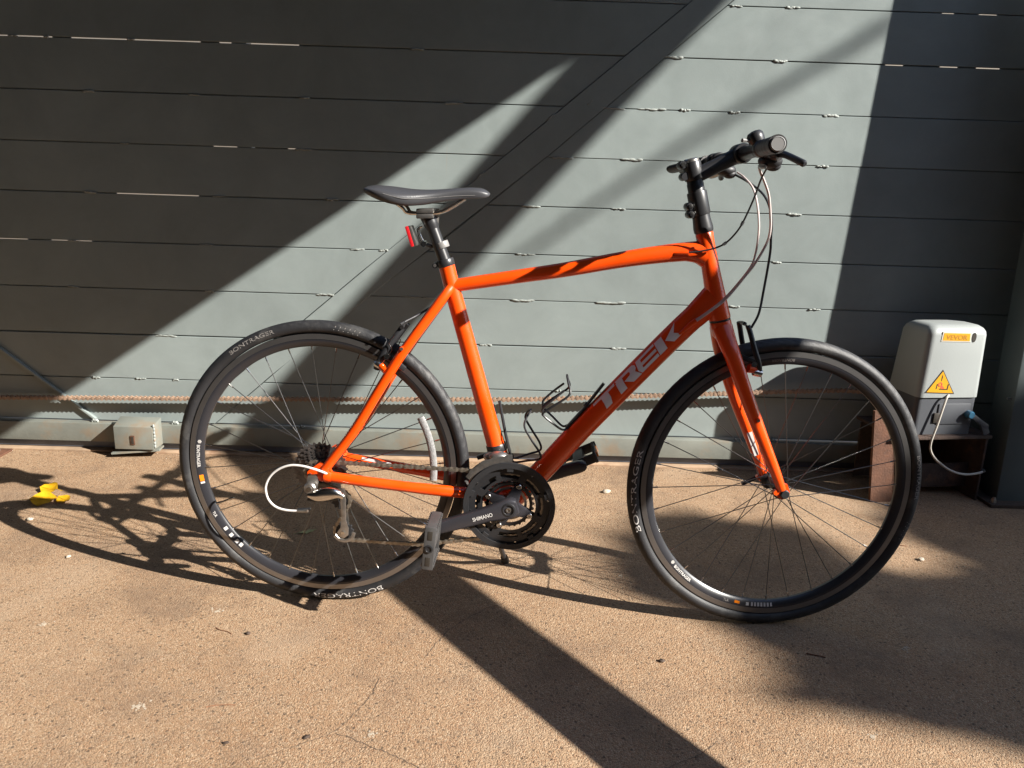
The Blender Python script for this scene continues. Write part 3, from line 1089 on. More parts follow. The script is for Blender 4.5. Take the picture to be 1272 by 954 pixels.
# ---- wheels
TR, Tr = 0.3280, 0.0150
def tyre_mesh(name, parent):
    N, K = 420, 26
    vs, fs = [], []
    for i in range(N):
        a = 2 * math.pi * i / N
        for j in range(K):
            # cross-section angle: 0 = tread crown, +-pi = towards the hub
            q = -R(150) + R(300) * j / (K - 1)
            rr_ = Tr
            if abs(q) < R(62):
                g = (i + int(abs(q) / R(8)) * (1 if q > 0 else 1)) % 5
                if g == 0 and abs(q) > R(14):
                    rr_ -= 0.0015
                if R(7) < abs(q) < R(13):
                    rr_ -= 0.0008
            elif abs(q) < R(68):
                rr_ -= 0.0006
            rad = TR + rr_ * math.cos(q)
            vs.append((rad * math.cos(a), rr_ * math.sin(q), rad * math.sin(a)))
    for i in range(N):
        i2 = (i + 1) % N
        for j in range(K - 1):
            fs.append((i * K + j, i2 * K + j, i2 * K + j + 1, i * K + j + 1))
    m = MB()
    m.add(vs, fs)
    return m.build(name, 'rubber', parent, smooth=50)

def arc_text(txt, size, a0, cw, place, bold=0.0, stretch=1.0):
    """text along a circle; a0 start angle (deg); place(angle, h) -> point; cw: reads clockwise with tops outwards"""
    vs, fs, w = text2d(txt, size, bold)
    out = []
    for x, y in vs:
        out.append(place(x * stretch, y))
    return out, fs

def tyre_text(parent, txt, size, a0, mcol='white_print', stretch=1.0, bold=0.012, psi0=98):
    vs, fs, w = text2d(txt, size, bold)
    P = []
    for x, y in vs:
        ang = R(a0) - x * stretch / TR
        q = R(psi0) - y / Tr
        r_ = Tr + 0.0004
        rad = TR + r_ * math.cos(q)
        P.append((rad * math.cos(ang), -r_ * math.sin(q), rad * math.sin(ang)))
    m = MB()
    m.add(P, fs)
    return m.build('tyre_lettering', mcol, parent, smooth=0, fixn=False)

def rim_text(parent, txt, size, a0, mcol='white_print', r0=0.2975, bold=0.012, stretch=1.0):
    """reads anticlockwise, tops towards the hub, on the black inner wall of the rim"""
    vs, fs, w = text2d(txt, size, bold)
    P = []
    for x, y in vs:
        ang = R(a0) + x * stretch / r0
        rad = r0 - y
        yy = -(0.0108 - (0.2975 - rad) * 0.35) - 0.0006
        P.append((rad * math.cos(ang), yy, rad * math.sin(ang)))
    m = MB()
    m.add(P, fs)
    return m.build('rim_lettering', mcol, parent, smooth=0, fixn=False)

def rim_patch(parent, a0, a1, r0, r1, mcol):
    vs, fs = [], []
    n = 6
    for i in range(n + 1):
        ang = R(a0 + (a1 - a0) * i / n)
        for rad in (r0, r1):
            yy = -(0.0108 - (0.2975 - rad) * 0.35) - 0.0005
            vs.append((rad * math.cos(ang), yy, rad * math.sin(ang)))
    for i in range(n):
        fs.append((2 * i, 2 * i + 1, 2 * i + 3, 2 * i + 2))
    m = MB()
    m.add(vs, fs)
    m.build('rim_decal', mcol, parent, smooth=0)

def build_wheel(name, mtx, rear):
    W = empty(name, BIKE, mtx)
    tyre_mesh('tyre', W)
    m = MB()
    m.lathe([(0.3135, -0.0108), (0.2985, -0.0108), (0.2965, -0.0104), (0.287, -0.0066), (0.2835, -0.003), (0.2835, 0.003), (0.287, 0.0066), (0.2965, 0.0104), (0.2985, 0.0108), (0.3135, 0.0108), (0.309, 0.0085), (0.309, -0.0085)], (0, 0, 0), (0, 1, 0), 128, closed=True)
    m.build('rim', 'rim_black', W, smooth=25)
    m = MB()
    for s in (-1, 1):
        m.ring((0, 0, 0), 0.3015, 0.3132, s * 0.0107, s * 0.0114, seg=128)
    m.build('brake_track', 'alloy', W, smooth=30)
    # hub
    m = MB()
    if rear:
        m.lathe([(0.010, -0.066), (0.010, -0.055), (0.022, -0.024), (0.0245, -0.022), (0.0245, -0.019), (0.017, -0.014), (0.015, 0.0), (0.017, 0.028), (0.0245, 0.032), (0.0245, 0.036), (0.013, 0.042), (0.010, 0.066)], (0, 0, 0), (0, 1, 0), 28)
        fl = {-1: (-0.0205, 0.0215), 1: (0.034, 0.0215)}
    else:
        m.lathe([(0.008, -0.052), (0.010, -0.046), (0.013, -0.040), (0.0195, -0.036), (0.0195, -0.032), (0.012, -0.026), (0.0105, 0.0), (0.012, 0.026), (0.0195, 0.032), (0.0195, 0.036), (0.013, 0.040), (0.010, 0.046), (0.008, 0.052)], (0, 0, 0), (0, 1, 0), 28)
        fl = {-1: (-0.034, 0.0175), 1: (0.034, 0.0175)}
    m.build('hub', 'black_metal', W)
    # spokes: one straight spoke per side, turned into place
    for s in (-1, 1):
        y, rf = fl[s]
        proto = None
        for k in range(16):
            th = R(22.5 * k + (0 if s < 0 else 11.25) + (4 if rear else 1.5))
            d = R(62) * (1 if k % 2 else -1)
            a = Vector((rf * math.cos(th + d), y + (0.002 if k % 2 else -0.002), rf * math.sin(th + d)))
            b = Vector((0.2850 * math.cos(th), s * 0.002, 0.2850 * math.sin(th)))
            L = (b - a).length
            x = (b - a).normalized()
            z = x.cross(Vector((0, 1, 0))).normalized()
            yv = z.cross(x)
            Mx = Matrix((x, yv, z)).transposed().to_4x4()
            Mx.translation = a
            if proto is None:
                sm = MB()
                sm.tube([(0, 0, 0), (L - 0.012, 0, 0)], 0.00105, 6)
                sm.cur = 1
                sm.tube([(L - 0.013, 0, 0), (L - 0.002, 0, 0), (L + 0.001, 0, 0)], [0.0019, 0.0019, 0.0027], 6)
                proto = sm.build('spoke', ['spoke', 'chrome'], W, mtx=Mx)
            else:
                inst(proto, Mx, W, 'spoke')
    if rear:
        m = MB()
        for i, (r_, T) in enumerate(((0.0640, 32), (0.0555, 28), (0.0480, 24), (0.0420, 21), (0.0370, 18), (0.0325, 16), (0.0290, 14), (0.0250, 12))):
            y = -0.024 - 0.0046 * i
            m.ring((0, 0, 0), max(0.012, r_ - 0.016), r_, y - 0.0009, y + 0.0009, teeth=T, td=0.0045)
        for k in range(5):
            a = 2 * math.pi * k / 5
            for i in (0, 1, 2):
                y = -0.024 - 0.0046 * i
                m.bar((0.012 * math.cos(a), y, 0.012 * math.sin(a)), (0.050 * math.cos(a + 0.3), y, 0.050 * math.sin(a + 0.3)), 0.0016, 0.008)
        m.lathe([(0.0175, -0.060), (0.0175, -0.022)], (0, 0, 0), (0, 1, 0), 20)
        m.build('cassette', 'dark_steel', W, smooth=30)
        # spoke reflector
        m = MB()
        for i in range(9):
            pass
        P = [(0.272 * math.cos(R(a)), -0.004, 0.272 * math.sin(R(a))) for a in range(28, -6, -3)]
        P = [Vector(q) + Vector((-0.012, 0, 0)) for q in P]
        m.tube(P, [(0.003, 0.0085)] * len(P), 8, up=Vector((0, 1, 0)))
        m.build('spoke_reflector', 'clear', W)
        m = MB()
        m.lathe([(0.0035, 0.0), (0.0035, 0.010), (0.0024, 0.012), (0.0024, 0.034), (0.0032, 0.035), (0.0032, 0.043), (0.0012, 0.046)], (0.2835 * math.cos(R(203)), 0, 0.2835 * math.sin(R(203))), (-math.cos(R(203)), 0, -math.sin(R(203))), 10)
        m.build('valve', 'chrome', W)
        tyre_text(W, 'BONTRAGER', 0.0165, 295, stretch=1.80, psi0=104, bold=0.0)
        tyre_text(W, 'BONTRAGER', 0.0125, 128, 'grey_print', stretch=1.6, psi0=96)
        tyre_text(W, '/ / / / / /', 0.0130, 84, 'grey_print', stretch=1.5, psi0=96)
        rim_text(W, 'BONTRAGER', 0.0095, 172.5, stretch=1.0)
        m = MB()
        m.prism([(0.2925 * math.cos(R(170.8)) + 0.0045 * math.cos(a * math.pi / 3), 0.2925 * math.sin(R(170.8)) + 0.0045 * math.sin(a * math.pi / 3)) for a in range(6)], lambda u, v, d: (u, d, v), -0.0106, -0.0096)
        m.build('rim_decal', 'white_print', W, smooth=0)
        rim_patch(W, 187.0, 190.0, 0.2970, 0.2880, 'amber')
        rim_patch(W, 190.3, 191.2, 0.2970, 0.2880, 'white_print')
        rim_text(W, 'TLR', 0.0085, 205.5)
        for a in (214.5, 218.5, 222.5, 225.0):
            rim_patch(W, a, a + 1.6, 0.2965, 0.2880, 'white_print')
    else:
        tyre_text(W, 'BONTRAGER', 0.0165, 199.5, stretch=2.05, psi0=104, bold=0.0)
        tyre_text(W, '/ / / / /', 0.0130, 346, 'grey_print', stretch=1.5, psi0=96)
        tyre_text(W, 'BONTRAGER', 0.0120, 14, 'grey_print', stretch=1.5, psi0=96)
        rim_text(W, 'BONTRAGER', 0.0095, 221.5)
        m = MB()
        m.prism([(0.2925 * math.cos(R(219.5)) + 0.0045 * math.cos(a * math.pi / 3), 0.2925 * math.sin(R(219.5)) + 0.0045 * math.sin(a * math.pi / 3)) for a in range(6)], lambda u, v, d: (u, d, v), -0.0106, -0.0096)
        m.build('rim_decal', 'white_print', W, smooth=0)
        rim_text(W, 'TLR', 0.0080, 250.5, 'grey_print')
        rim_patch(W, 256.0, 258.5, 0.2960, 0.2900, 'amber')
        for k in range(7):
            rim_patch(W, 264 + k * 1.5, 264.9 + k * 1.5, 0.2970, 0.2885, 'white_print')
        rim_patch(W, 261.6, 263.0, 0.2970, 0.2900, 'white_print')
        rim_text(W, 'BONTRAGER', 0.0090, 88, 'grey_print')
        m = MB()
        m.tube(cr([(-0.055, 0.058, -0.017), (-0.035, 0.061, -0.010), (-0.012, 0.062, 0.002), (0.0, 0.058, 0.0)], 4), [(0.005, 0.0035)] * 13, 8, up=Vector((0, 0, 1)))
        m.lathe([(0.009, 0.050), (0.009, 0.062)], (0, 0, 0), (0, 1, 0), 12)
        m.lathe([(0.0085, -0.062), (0.0105, -0.060), (0.0105, -0.054), (0.0085, -0.052)], (0, 0, 0), (0, 1, 0), 14)
        m.build('quick_release', 'black_metal', W)
    return W
build_wheel('rear_wheel', Matrix.Translation(RAX), True)
build_wheel('front_wheel', STEER @ Matrix.Translation(FAX), False)

# ---- frame
def build_frame():
    m = MB()
    Y = Vector((0, 1, 0))
    st_top = Vector((0.2815, 0, 0.826))
    m.tube([st_top, (0.300, 0, 0.757), (0.370, 0, 0.520), (0.405, 0, 0.405), BBC], [0.0178, 0.0180, 0.0195, 0.0215, 0.0225], 20)
    # top tube, deeper towards the head
    tt = cr([(0.290, 0, 0.772), (0.434, 0, 0.798), (0.540, 0, 0.817), (0.642, 0, 0.8390), (0.710, 0, 0.8520), (0.777, 0, 0.8625), (0.838, 0, 0.8695)], 4)
    n = len(tt)
    m.tube(tt, [(0.0145 + (0.0215 - 0.0145) * (i / (n - 1)) ** 1.4, 0.0165 + 0.002 * i / n) for i in range(n)], 20, up=Vector((0, 0, 1)))
    # down tube
    dt = cr([(0.868, 0, 0.766), (0.808, 0, 0.705), (0.711, 0, 0.594), (0.592, 0, 0.455), (0.512, 0, 0.356), (0.452, 0, 0.289)], 4)
    n = len(dt)
    m.tube(dt, [(0.0262 - 0.001 * i / n, 0.0225) for i in range(n)], 24, up=Vector((-0.65, 0, 0.76)))
    # head tube
    h0, h1 = axat(0.907), axat(0.724)
    m.lathe([(0.0178, 0.0), (0.0190, 0.003), (0.0183, 0.02), (0.0190, 0.08), (0.0212, 0.13), (0.0232, 0.175), (0.0240, 0.185), (0.0236, (h1 - h0).length)], h0, h1 - h0, 24)
    # gusset swelling where the tubes meet the head tube
    m.tube(cr([(0.800, 0, 0.8650), (0.825, 0, 0.8645), (0.848, 0, 0.858)], 4), [(0.0205, 0.0178), (0.0212, 0.018), (0.022, 0.0183), (0.023, 0.0185), (0.024, 0.0185), (0.0252, 0.0186), (0.0265, 0.0186), (0.028, 0.0186), (0.030, 0.0186)], 18, up=Vector((0, 0, 1)))
    m.tube([(0.825, 0, 0.7225), (0.848, 0, 0.748), (0.868, 0, 0.768)], [(0.0262, 0.0225), (0.029, 0.0215), (0.033, 0.021)], 20, up=Vector((-0.65, 0, 0.76)))
    # bottom bracket shell
    m.lathe([(0.0205, -0.036), (0.0225, -0.034), (0.0225, 0.034), (0.0205, 0.036)], BBC, Y, 24)
    for s in (-1, 1):
        # seat stays
        m.tube(cr([(0.296, s * 0.012, 0.772), (0.277, s * 0.026, 0.745), (0.198, s * 0.048, 0.632), (0.143, s * 0.056, 0.541), (0.088, s * 0.062, 0.448), (0.022, s * 0.067, 0.357)], 5), [0.0105] * 5 + [0.0112] * 16 + [0.0108] * 5, 14)
        # chain stays
        m.tube(cr([(0.430, s * 0.026, 0.291), (0.345, s * 0.034, 0.304), (0.269, s * 0.050, 0.314), (0.140, s * 0.061, 0.328), (0.030, s * 0.067, 0.341)], 5), [(0.0145, 0.009)] * 4 + [(0.0135, 0.010)] * 8 + [(0.0122, 0.0118)] * 9, 14, up=Vector((0, 0, 1)))
        # dropout
        m.prism([(0.040, 0.350), (0.030, 0.372), (0.010, 0.372), (-0.004, 0.362), (-0.016, 0.352), (-0.018, 0.338), (-0.008, 0.330), (0.002, 0.336), (0.012, 0.330), (0.030, 0.330)], lambda u, v, d: (u, d, v), s * 0.067 - 0.004, s * 0.067 + 0.004)
        m.lathe([(0.0135, -0.008), (0.0145, 0.0), (0.0125, 0.008)], (0.030, s * 0.067, 0.341), (1, 0, -0.1), 14)
        # brake boss on the seat stay
        m.tube([(0.160, s * 0.052, 0.588), (0.147, s * 0.046, 0.598)], [0.0085, 0.0075], 12)
        # rack eyelets
        m.lathe([(0.005, -0.004), (0.005, 0.004)], (0.196, s * 0.058, 0.640), (0, 1, 0), 10)
    m.tube([(0.168, -0.05, 0.578), (0.168, 0.05, 0.578)], 0.007, 10)
    m.tube([(0.215, -0.045, 0.655), (0.215, 0.045, 0.655)], 0.008, 10)
    m.tube([(0.345, -0.03, 0.300), (0.345, 0.03, 0.300)], 0.010, 10)
    # cable ports
    m.tube([(0.772, -0.0165, 0.8615), (0.790, -0.021, 0.8640), (0.800, -0.021, 0.8655)], [0.003, 0.0052, 0.0052], 10)
    m.tube([(0.795, -0.0225, 0.690), (0.818, -0.0265, 0.714), (0.828, -0.027, 0.722)], [0.003, 0.0055, 0.0055], 10)
    fr = m.build('frame', 'orange', BIKE, smooth=45)
    # letters on the down tube
    A, B = Vector((0.636, 0, 0.5065)), Vector((0.7985, 0, 0.6945))
    d = (B - A).normalized()
    up = Vector((-d.z, 0, d.x))
    k = (B - A).length / 958.0
    lett = [
        [(-555, 640), (-300, 640), (-309, 655), (-386, 655), (-395, 690), (-424, 728), (-495, 728), (-478, 690), (-470, 655), (-562, 655)],
        [(-293, 652), (-217, 652), (-232, 690), (-243, 728), (-318, 728), (-306, 690)],
        [(-288, 640), (-85, 640), (-64, 652), (-72, 670), (-95, 684), (-67, 728), (-166, 728), (-222, 682), (-150, 676), (-136, 666), (-142, 655), (-283, 655)],
        [(-45, 643), (170, 640), (166, 653), (0, 655), (-10, 672), (158, 672), (152, 690), (-18, 691), (-24, 706), (146, 705), (140, 726), (-60, 726), (-74, 700)],
        [(178, 643), (260, 643), (232, 728), (148, 728)],
        [(262, 682), (421, 640), (357, 684), (405, 728), (311, 728)]]
    for poly in lett:
        bm = bmesh.new()
        vs = [bm.verts.new((s_, n_, 0)) for s_, n_ in poly]
        bm.faces.new(vs)
        bm.normal_update()
        bmesh.ops.triangulate(bm, faces=bm.faces)
        for nn in range(642, 728, 8):
            bmesh.ops.bisect_plane(bm, geom=bm.verts[:] + bm.edges[:] + bm.faces[:], plane_co=(0, nn + 0.37, 0), plane_no=(0, 1, 0))
        pts = []
        for v in bm.verts:
            c = A + d * ((v.co.x + 555) * k)
            q = math.asin(max(-0.97, min(0.97, (703 - v.co.y) / 81.0))) + R(9)
            pts.append(c + up * (0.0266 * math.sin(q)) + Vector((0, -0.0231 * math.cos(q), 0)))
        bm.verts.index_update()
        mm = MB()
        mm.add(pts, [tuple(v.index for v in f.verts) for f in bm.faces])
        bm.free()
        mm.build('letter', 'silver_letter', fr, smooth=0)
    # pale decals on the far chain stay and below the top tube
    m = MB()
    m.prism([(0.075, 0.338), (0.150, 0.3255), (0.150, 0.337), (0.078, 0.347)], lambda u, v, dd: (u, 0.0505 + dd + (0.15 - u) * 0.06, v), -0.0005, 0.0005)
    m.build('decal', 'silver_letter', fr, smooth=0)
    # bolts
    for q in ((0.196, -0.060, 0.640), (-0.010, -0.072, 0.345)):
        m = MB()
        m.lathe([(0.004, 0.004), (0.004, -0.003)], q, (0, 1, 0), 8)
        m.build('bolt', 'steel', fr)
    return fr
build_frame()

# ---- fork, headset, stem, bars (all turned with the front wheel)
FK = empty('fork', BIKE, STEER)
def build_fork():
    m = MB()
    c0 = axat(0.719)
    m.lathe([(0.0225, 0.0), (0.0235, 0.004), (0.0235, 0.012), (0.0215, 0.03)], c0, SB - ST, 24)
    for s in (-1, 1):
        P = cr([(0.888, s * 0.010, 0.706), (0.897, s * 0.026, 0.676), (0.910, s * 0.040, 0.640), (0.945, s * 0.049, 0.555), (0.982, s * 0.051, 0.475), (1.018, s * 0.053, 0.400), (1.040, s * 0.053, 0.352)], 5)
        n = len(P)
        rad = []
        for i in range(n):
            f = i / (n - 1)
            rad.append((0.0225 - 0.0125 * f ** 0.9, 0.016 - 0.006 * f))
        m.tube(P, rad, 16, up=Vector((0.92, 0, 0.38)))
        m.prism([(1.030, 0.362), (1.030, 0.336), (1.040, 0.330), (1.054, 0.334), (1.058, 0.348), (1.050, 0.366)], lambda u, v, d: (u, d, v), s * 0.053 - 0.004, s * 0.053 + 0.004)
        m.lathe([(0.006, -0.005), (0.006, 0.005)], (1.027, s * 0.053, 0.346), (0, 1, 0), 10)
        m.tube([(0.944, s * 0.036, 0.622), (0.962, s * 0.036, 0.618)], [0.010, 0.0075], 12)
        m.lathe([(0.0055, -0.003), (0.0055, 0.003)], (0.966, s * 0.062, 0.513), (0, 1, 0), 10)
    m.ball((0.893, 0, 0.694), 0.02, (1.1, 1.65, 1.0), 18, 10)
    m.build('blades', 'orange', FK, smooth=45)
    m = MB()
    m.lathe([(0.0228, 0.0), (0.0228, 0.003)], axat(0.7225), SB - ST, 24)
    m.build('crown_race', 'black_metal', FK)
    m = MB()
    m.lathe([(0.0035, 0.0), (0.0035, -0.004)], (0.966, -0.065, 0.513), (0, 1, 0), 8)
    m.build('bolt', 'steel', FK)
    m = MB()
    for a, b in (((0.992, 0.462), (1.018, 0.404)),):
        m.prism([(0.984, 0.4555), (0.996, 0.459), (1.018, 0.404), (1.008, 0.400)], lambda u, v, d: (u, 0.0405 + d, v), -0.0008, 0.0008)
    m.build('decal', 'white_print', FK, smooth=0)
    # headset
    u = SAX
    m = MB()
    m.lathe([(0.0195, 0.0), (0.0205, 0.003), (0.0208, 0.010), (0.0186, 0.030), (0.0184, 0.045)], axat(0.907), u, 24)
    m.build('headset', 'black_metal', FK)
build_fork()

STM = empty('stem', BIKE, STEER)
def build_stem():
    u = SAX
    back = Vector((-SAX.z, 0, SAX.x)).normalized()
    if back.x > 0:
        back = -back
    m = MB()
    m.lathe([(0.0175, 0.0), (0.0175, 0.022), (0.0165, 0.024), (0.0165, 0.06)], axat(0.985), u, 24)
    m.build('steerer_post', 'black_metal', STM)
    m = MB()
    m.lathe([(0.0198, 0.0), (0.0208, 0.003), (0.0208, 0.046), (0.0200, 0.049)], axat(0.943), u, 24)
    for z in (0.949, 0.965):
        c = axat(z) + back * 0.022
        m.lathe([(0.0075, -0.014), (0.0085, -0.012), (0.0085, 0.012), (0.0075, 0.014)], c, (0, 1, 0), 14)
    m.build('riser_clamp', 'black_metal', STM, smooth=40)
    for z in (0.949, 0.965):
        c = axat(z) + back * 0.022
        m = MB()
        m.lathe([(0.0052, 0.0), (0.0052, 0.0035), (0.003, 0.004)], c + Vector((0, -0.0135, 0)), (0, -1, 0), 10)
        m.build('bolt', 'chrome', STM)
    m = MB()
    a = axat(1.032)
    a1 = axat(1.020)
    b = Vector((0.897, 0, 1.070))
    m.lathe([(0.0185, -0.019), (0.0195, -0.017), (0.0195, 0.017), (0.0185, 0.019)], a, u, 24)
    dirv = (b - a1).normalized()
    m.tube([a1 + dirv * 0.005, a1.lerp(b, 0.5), b - dirv * 0.012], [(0.0160, 0.0160), (0.0150, 0.0150), (0.0165, 0.016)], 18, up=Vector((0, 0, 1)))
    m.lathe([(0.0190, -0.021), (0.0205, -0.019), (0.0205, 0.019), (0.0190, 0.021)], b, (0, 1, 0), 24)
    for z in (1.025, 1.048):
        c = axat(z) + back * 0.021
        m.lathe([(0.0075, -0.013), (0.0085, -0.011), (0.0085, 0.011), (0.0075, 0.013)], c, (0, 1, 0), 14)
    m.build('body', 'black_metal', STM, smooth=40)
    m = MB()
    m.lathe([(0.0165, 0.019), (0.0165, 0.023), (0.013, 0.026)], a, u, 20)
    m.build('top_cap', 'steel', STM)
    c = axat(1.048) + back * 0.021
    m = MB()
    m.lathe([(0.0045, 0.0), (0.0045, 0.0035)], c + Vector((0, -0.0125, 0)), (0, -1, 0), 10)
    m.build('bolt', 'chrome', STM)
build_stem()

BAR_C = Vector((0.900, 0, 1.070))
HB = empty('handlebar', BIKE, Matrix.Translation(BAR_C) @ Matrix.Rotation(0.100, 4, SAX) @ Matrix.Rotation(-0.008, 4, 'X') @ Matrix.Translation(-BAR_C))
def build_bar():
    def bp(y):
        a = abs(y)
        f = min(1, max(0, (a - 0.05) / 0.25))
        s = f * f * (3 - 2 * f) * 0.4 + f * 0.6
        return Vector((BAR_C.x - 0.044 * s, y, BAR_C.z - 0.011 * s))
    m = MB()
    ys = [-0.302 + 0.604 * i / 40 for i in range(41)]
    m.tube([bp(y) for y in ys], [0.0155 if abs(y) < 0.03 else (0.0115 if abs(y) > 0.07 else 0.0135) for y in ys], 18)
    m.build('bar', 'black_metal', HB)
    for s in (-1, 1):
        m = MB()
        yy = [0.180 + 0.120 * i / 16 for i in range(17)]
        rad = [0.0148 + (0.0012 if i in (0, 1, 15, 16) else 0.0006 * math.sin(i * 1.9)) for i in range(17)]
        m.tube([bp(s * y) for y in yy], rad, 22)
        if s > 0:
            # flared palm rest
            m.tube(cr([bp(0.215) + Vector((-0.012, 0, 0)), bp(0.255) + Vector((-0.022, 0, -0.002)), bp(0.297) + Vector((-0.030, 0, -0.004))], 4), [(0.010, 0.017)] * 9, 12, up=Vector((0, 0, 1)))
        m.build('grip', 'grip', HB, smooth=50)
        m = MB()
        e = bp(s * 0.300)
        m.lathe([(0.0128, 0.0), (0.0128, 0.003), (0.0112, 0.0045), (0.0108, 0.0040), (0.0, 0.0040)], e, (-0.12, s, 0.02), 22, cap=False)
        m.build('end_plug', 'plug', HB)
        # brake lever: clamp, body, blade
        p = bp(s * 0.150)
        m = MB()
        m.lathe([(0.0150, -0.009), (0.0165, -0.007), (0.0165, 0.007), (0.0150, 0.009)], p, (0, 1, 0), 18)
        m.tube(cr([p + Vector((0.010, s * 0.0, -0.006)), p + Vector((0.022, s * 0.004, -0.010)), p + Vector((0.030, s * 0.014, -0.012))], 4), [(0.011, 0.012)] * 9, 12, up=Vector((0, 0, 1)))
        m.lathe([(0.0055, 0.0), (0.0062, -0.004), (0.0062, -0.020), (0.0045, -0.028)], p + Vector((0.030, 0, -0.012)), (0.1, s, 0.05), 10)
        m.build('lever_body', 'black_metal', HB, smooth=45)
        m = MB()
        P = cr([p + Vector((0.028, s * 0.010, -0.009)), p + Vector((0.033, s * 0.030, -0.012)), p + Vector((0.036, s * 0.052, -0.018)), p + Vector((0.042, s * 0.074, -0.026)), p + Vector((0.049, s * 0.090, -0.033))], 5)
        n = len(P)
        m.tube(P, [(0.0066, 0.0046 + 0.0022 * (i / n)) for i in range(n - 1)] + [(0.004, 0.004)], 12, up=Vector((0, 0, 1)))
        m.build('brake_lever', 'black_metal', HB, smooth=45)
        # shifter pod under the bar with its thumb lever
        q = bp(s * 0.128)
        m = MB()
        m.lathe([(0.0145, -0.008), (0.0158, -0.006), (0.0158, 0.006), (0.0145, 0.008)], q, (0, 1, 0), 18)
        m.ball(q + Vector((0.020, s * 0.006, -0.022)), 0.020, (1.15, 1.1, 0.72), 16, 10)
        m.ball(q + Vector((0.028, s * 0.002, -0.030)), 0.013, (1.2, 1.0, 0.8), 12, 8)
        m.build('shifter', 'black_plastic', HB, smooth=60)
        m = MB()
        m.tube(cr([q + Vector((0.008, s * 0.008, -0.030)), q + Vector((-0.002, s * 0.030, -0.036)), q + Vector((-0.010, s * 0.046, -0.034))], 4), [(0.0035, 0.007)] * 9, 10, up=Vector((0, 0, 1)))
        m.build('thumb_lever', 'steel', HB)
    # bell
    q = bp(-0.130)
    bx = Vector((-0.45, 0, 0.89)).normalized()
    m = MB()
    m.lathe([(0.0140, -0.008), (0.0150, -0.006), (0.0150, 0.006), (0.0140, 0.008)], q, (0, 1, 0), 18)
    m.lathe([(0.0115, 0.012), (0.0150, 0.015), (0.0160, 0.022), (0.0155, 0.029), (0.0120, 0.034), (0.004, 0.036)], q, bx, 22)
    m.build('bell', 'black_metal', HB, smooth=40)
    m = MB()
    m.tube([q + Vector((-0.016, 0, 0.014)), q + Vector((-0.028, -0.004, 0.014)), q + Vector((-0.038, -0.006, 0.014))], [(0.003, 0.004), (0.003, 0.004), (0.004, 0.005)], 8, up=Vector((0, 0, 1)))
    m.build('bell_hammer', 'plug', HB)
build_bar()

# ---- saddle and seat post
def build_saddle():
    S = empty('saddle', BIKE)
    secs = [(0.108, 0.026, 0.9755, 0.002, 0.969), (0.113, 0.046, 0.979, 0.004, 0.965), (0.122, 0.060, 0.982, 0.007, 0.960), (0.142, 0.071, 0.9845, 0.012, 0.951), (0.165, 0.074, 0.9835, 0.016, 0.944), (0.190, 0.070, 0.9805, 0.0165, 0.939),
            (0.215, 0.059, 0.9785, 0.015, 0.939), (0.240, 0.045, 0.978, 0.012, 0.943), (0.265, 0.0345, 0.979, 0.010, 0.948), (0.295, 0.027, 0.982, 0.008, 0.953), (0.325, 0.0225, 0.985, 0.0075, 0.957), (0.350, 0.0200, 0.985, 0.008, 0.959), (0.366, 0.0160, 0.981, 0.007, 0.961), (0.376, 0.0085, 0.9735, 0.003, 0.966)]
    m = MB()
    rings = []
    K = 13
    for x, hw, zt, dr, zb in secs:
        P = []
        for j in range(K):
            v = -1 + 2 * j / (K - 1)
            z = zt - dr * abs(v) ** 2.2 - 0.003 * math.exp(-(v / 0.22) ** 2) * (1 if 0.13 < x < 0.33 else 0)
            P.append((x, v * hw, z))
        edge = zt - dr
        P.append((x, hw * 1.01, edge * 0.6 + zb * 0.4))
        P.append((x, hw * 0.93, zb + 0.001))
        for j in range(3):
            v = 0.6 - 0.6 * j
            P.append((x, v * hw, zb + 0.004))
        P.append((x, -hw * 0.93, zb + 0.001))
        P.append((x, -hw * 1.01, edge * 0.6 + zb * 0.4))
        rings.append(P)
    loft(m, rings)
    sh = m.build('shell', 'saddle', S, smooth=60)
    md = sh.modifiers.new('sub', 'SUBSURF')
    md.levels = 2
    md.render_levels = 2
    m = MB()
    for s in (-1, 1):
        m.tube(cr([(0.175, s * 0.035, 0.950), (0.192, s * 0.030, 0.938), (0.200, s * 0.024, 0.9285), (0.216, s * 0.022, 0.9265), (0.240, s * 0.022, 0.9275), (0.268, s * 0.022, 0.930), (0.292, s * 0.019, 0.941), (0.322, s * 0.012, 0.9605)], 5), 0.0036, 10)
    m.build('rail', 'chrome', S)
    # pale piping along the flank
    m = MB()
    P = cr([(0.160, -0.073, 0.966), (0.195, -0.069, 0.958), (0.225, -0.0545, 0.957), (0.262, -0.0358, 0.961), (0.300, -0.0268, 0.965), (0.345, -0.0205, 0.968)], 6)
    m.tube(P, 0.0005, 6)
    m.build('piping', 'plug', S)
build_saddle()

